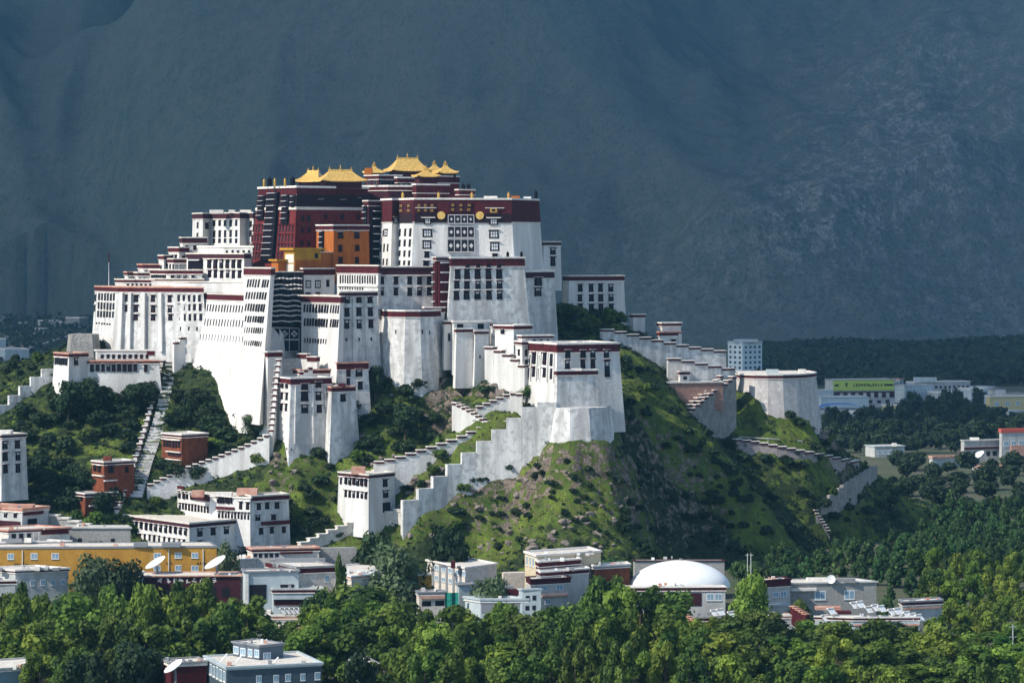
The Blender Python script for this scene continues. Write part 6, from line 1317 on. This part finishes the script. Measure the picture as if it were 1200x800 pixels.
def thicket(cands):
    """the many smaller bushes beyond the counted ones"""
    r = np.random.default_rng(12); vs = []; tn = []
    for _, lb, base, s, kk in cands:
        me = CROWN[kk][int(r.integers(len(CROWN[kk])))]; a = np.empty(len(me.vertices)*3, np.float32); me.vertices.foreach_get('co', a); a = a.reshape(-1,3)
        t_ = np.empty(len(me.vertices), np.float32); me.attributes['tone'].data.foreach_get('value', t_); th = r.uniform(0,6.28); c_, s_ = math.cos(th), math.sin(th)
        vs.append(np.stack([base.x + (a[:,0]*c_-a[:,1]*s_)*s, base.y + (a[:,0]*s_+a[:,1]*c_)*s, base.z + a[:,2]*s*.9], 1)); tn.append(t_)
    v = np.concatenate(vs); me = bpy.data.meshes.new('scrub_thicket'); me.from_pydata(v.tolist(), [], np.arange(len(v)).reshape(-1,4).tolist()); me.materials.append(L_dark); set_attr(me, 'tone', np.concatenate(tn))
    o = bpy.data.objects.new('scrub_thicket', me); C.objects.link(o); tag(o, 'small dark bushes scattered between the larger shrubs of the hill', 'scrub', kind='stuff')
thicket(CAND[285:])
def boulder_mesh(seed):
    bm = bmesh.new(); bmesh.ops.create_icosphere(bm, subdivisions=3, radius=1); r = np.random.default_rng(seed); pl = r.normal(size=(9,3)); pl /= np.linalg.norm(pl,axis=1)[:,None]; dd = r.uniform(.45,.85,9)
    for v in bm.verts:
        c = np.array(v.co)
        for n_, d_ in zip(pl, dd):
            k = c @ n_
            if k > d_: c = c - n_*(k-d_)*.9
        v.co = c
    me = bpy.data.meshes.new('boulder_mesh'); bm.to_mesh(me); bm.free(); me.materials.append(M_rock); return me
M_rock = mat('pinkish_rock', (.25,.20,.165), .95, (.14,.115,.10), .9, col3=(.34,.29,.25), scale3=2.4, bump=.6, bscale=2.5)
BM = [boulder_mesh(i) for i in range(6)]
for (x0,y0,x1,y1), n, (s0,s1) in (((560,545,740,650),46,(.6,1.7)),((470,545,520,590),14,(.8,2.0)),((575,420,600,470),9,(1.2,2.8)),((620,600,720,650),14,(.8,2.0)),((310,525,345,570),8,(.8,2)),((960,490,1010,540),10,(1,2.6)),((440,560,560,640),12,(.7,1.6)),((395,460,520,560),14,(.6,1.6))):
    lb = 'pinkish boulder on the rocky spur below the lower east house' if x0 >= 540 and x1 < 800 else 'pale boulder among the shrubs of the hillside'
    for _ in range(n):
        p = ray(R_.uniform(x0,x1), R_.uniform(y0,y1))
        if p is None or p.z < .5: continue
        s = R_.uniform(s0,s1); o = bpy.data.objects.new('boulder', R_.choice(BM)); C.objects.link(o); o.location = (p.x, p.y, hz(p.x,p.y) - .15*s)
        o.rotation_euler = (R_.uniform(-.3,.3), R_.uniform(-.3,.3), R_.uniform(0,6.28)); o.scale = (s*1.5, s, s*.8); tag(o, lb, 'boulder', lb.replace('boulder','boulders'), 'thing')
def undergrowth():
    r = np.random.default_rng(91); cs = []; tone = []
    n = 9500; xs = r.uniform(HX0+5, HX1-5, n*3); ys = r.uniform(1185, 1560, n*3); k = 0
    for x, y in zip(xs, ys):
        z = hz(x, y)
        if z < 1.5: continue
        i, j = int((x-HX0)/HS), int((y-HY0)/HS)
        g_ = _grass[j,i]; rk = _rock[j,i]
        if r.random() < np.clip((g_-.35)*1.6, .15, .88) or r.random() < rk*.8: continue
        m_ = 16; s = r.uniform(.7,1.9); d = r.normal(size=(m_,3)); d[:,2] = np.abs(d[:,2]); d /= np.linalg.norm(d,axis=1)[:,None]
        cs.append(np.array([x,y,z]) + d*s*r.uniform(.5,1,(m_,1))*[1,1,.8]); tone.append(np.clip(r.normal(.45,.3)+r.normal(size=m_)*.15,0,1)); k += 1
        if k >= n: break
    c = np.concatenate(cs); tone = np.concatenate(tone); n = len(c)
    nr = r.normal(size=(n,3)); nr[:,2] += .8; nr /= np.linalg.norm(nr,axis=1)[:,None]; u = np.cross(nr, r.normal(size=(n,3))); u /= np.linalg.norm(u,axis=1)[:,None]; v = np.cross(nr,u); s = r.uniform(.3,.6,(n,1))
    q = np.stack([c-u*s, c-v*s, c+u*s, c+v*s],1).reshape(-1,3)
    me = bpy.data.meshes.new('undergrowth'); me.from_pydata(q.tolist(), [], np.arange(4*n).reshape(-1,4).tolist()); me.materials.append(L_dark); set_attr(me, 'tone', np.repeat(tone,4))
    o = bpy.data.objects.new('undergrowth', me); C.objects.link(o); tag(o, 'low dark scrub covering the slopes of the hill', 'undergrowth', kind='stuff')
undergrowth()

def tufts():
    r = np.random.default_rng(19); cs = []; tone = []; k = 0
    for x, y in zip(r.uniform(HX0+5, HX1-5, 60000), r.uniform(1190, 1560, 60000)):
        z = hz(x, y)
        if z < 1.5: continue
        i, j = int((x-HX0)/HS), int((y-HY0)/HS)
        if _grass[j,i] < .28 + .3*r.random(): continue
        m_ = 8; s = r.uniform(.4,1.0); d = r.normal(size=(m_,3)); d[:,2] = np.abs(d[:,2])*.6; cs.append(np.array([x,y,z]) + d*s*.6); tone.append(np.clip(r.normal(.5,.3)+r.normal(size=m_)*.1,0,1)); k += 1
        if k > 9000: break
    c = np.concatenate(cs); tone = np.concatenate(tone); n = len(c)
    nr = r.normal(size=(n,3)); nr[:,2] += .6; nr /= np.linalg.norm(nr,axis=1)[:,None]; u = np.cross(nr, r.normal(size=(n,3))); u /= np.linalg.norm(u,axis=1)[:,None]; v = np.cross(nr,u); s = r.uniform(.2,.45,(n,1))
    q = np.stack([c-u*s, c-v*s, c+u*s, c+v*s],1).reshape(-1,3)
    me = bpy.data.meshes.new('grass_tufts'); me.from_pydata(q.tolist(), [], np.arange(4*n).reshape(-1,4).tolist()); me.materials.append(L_tuft); set_attr(me, 'tone', np.repeat(tone,4))
    o = bpy.data.objects.new('grass_tufts', me); C.objects.link(o); tag(o, 'rough tufts of grass over the green parts of the hill', 'grass', kind='stuff')
L_tuft = leaf_material('rough_grass', (.05,.075,.014), (.16,.19,.035), .25, .1)
tufts()
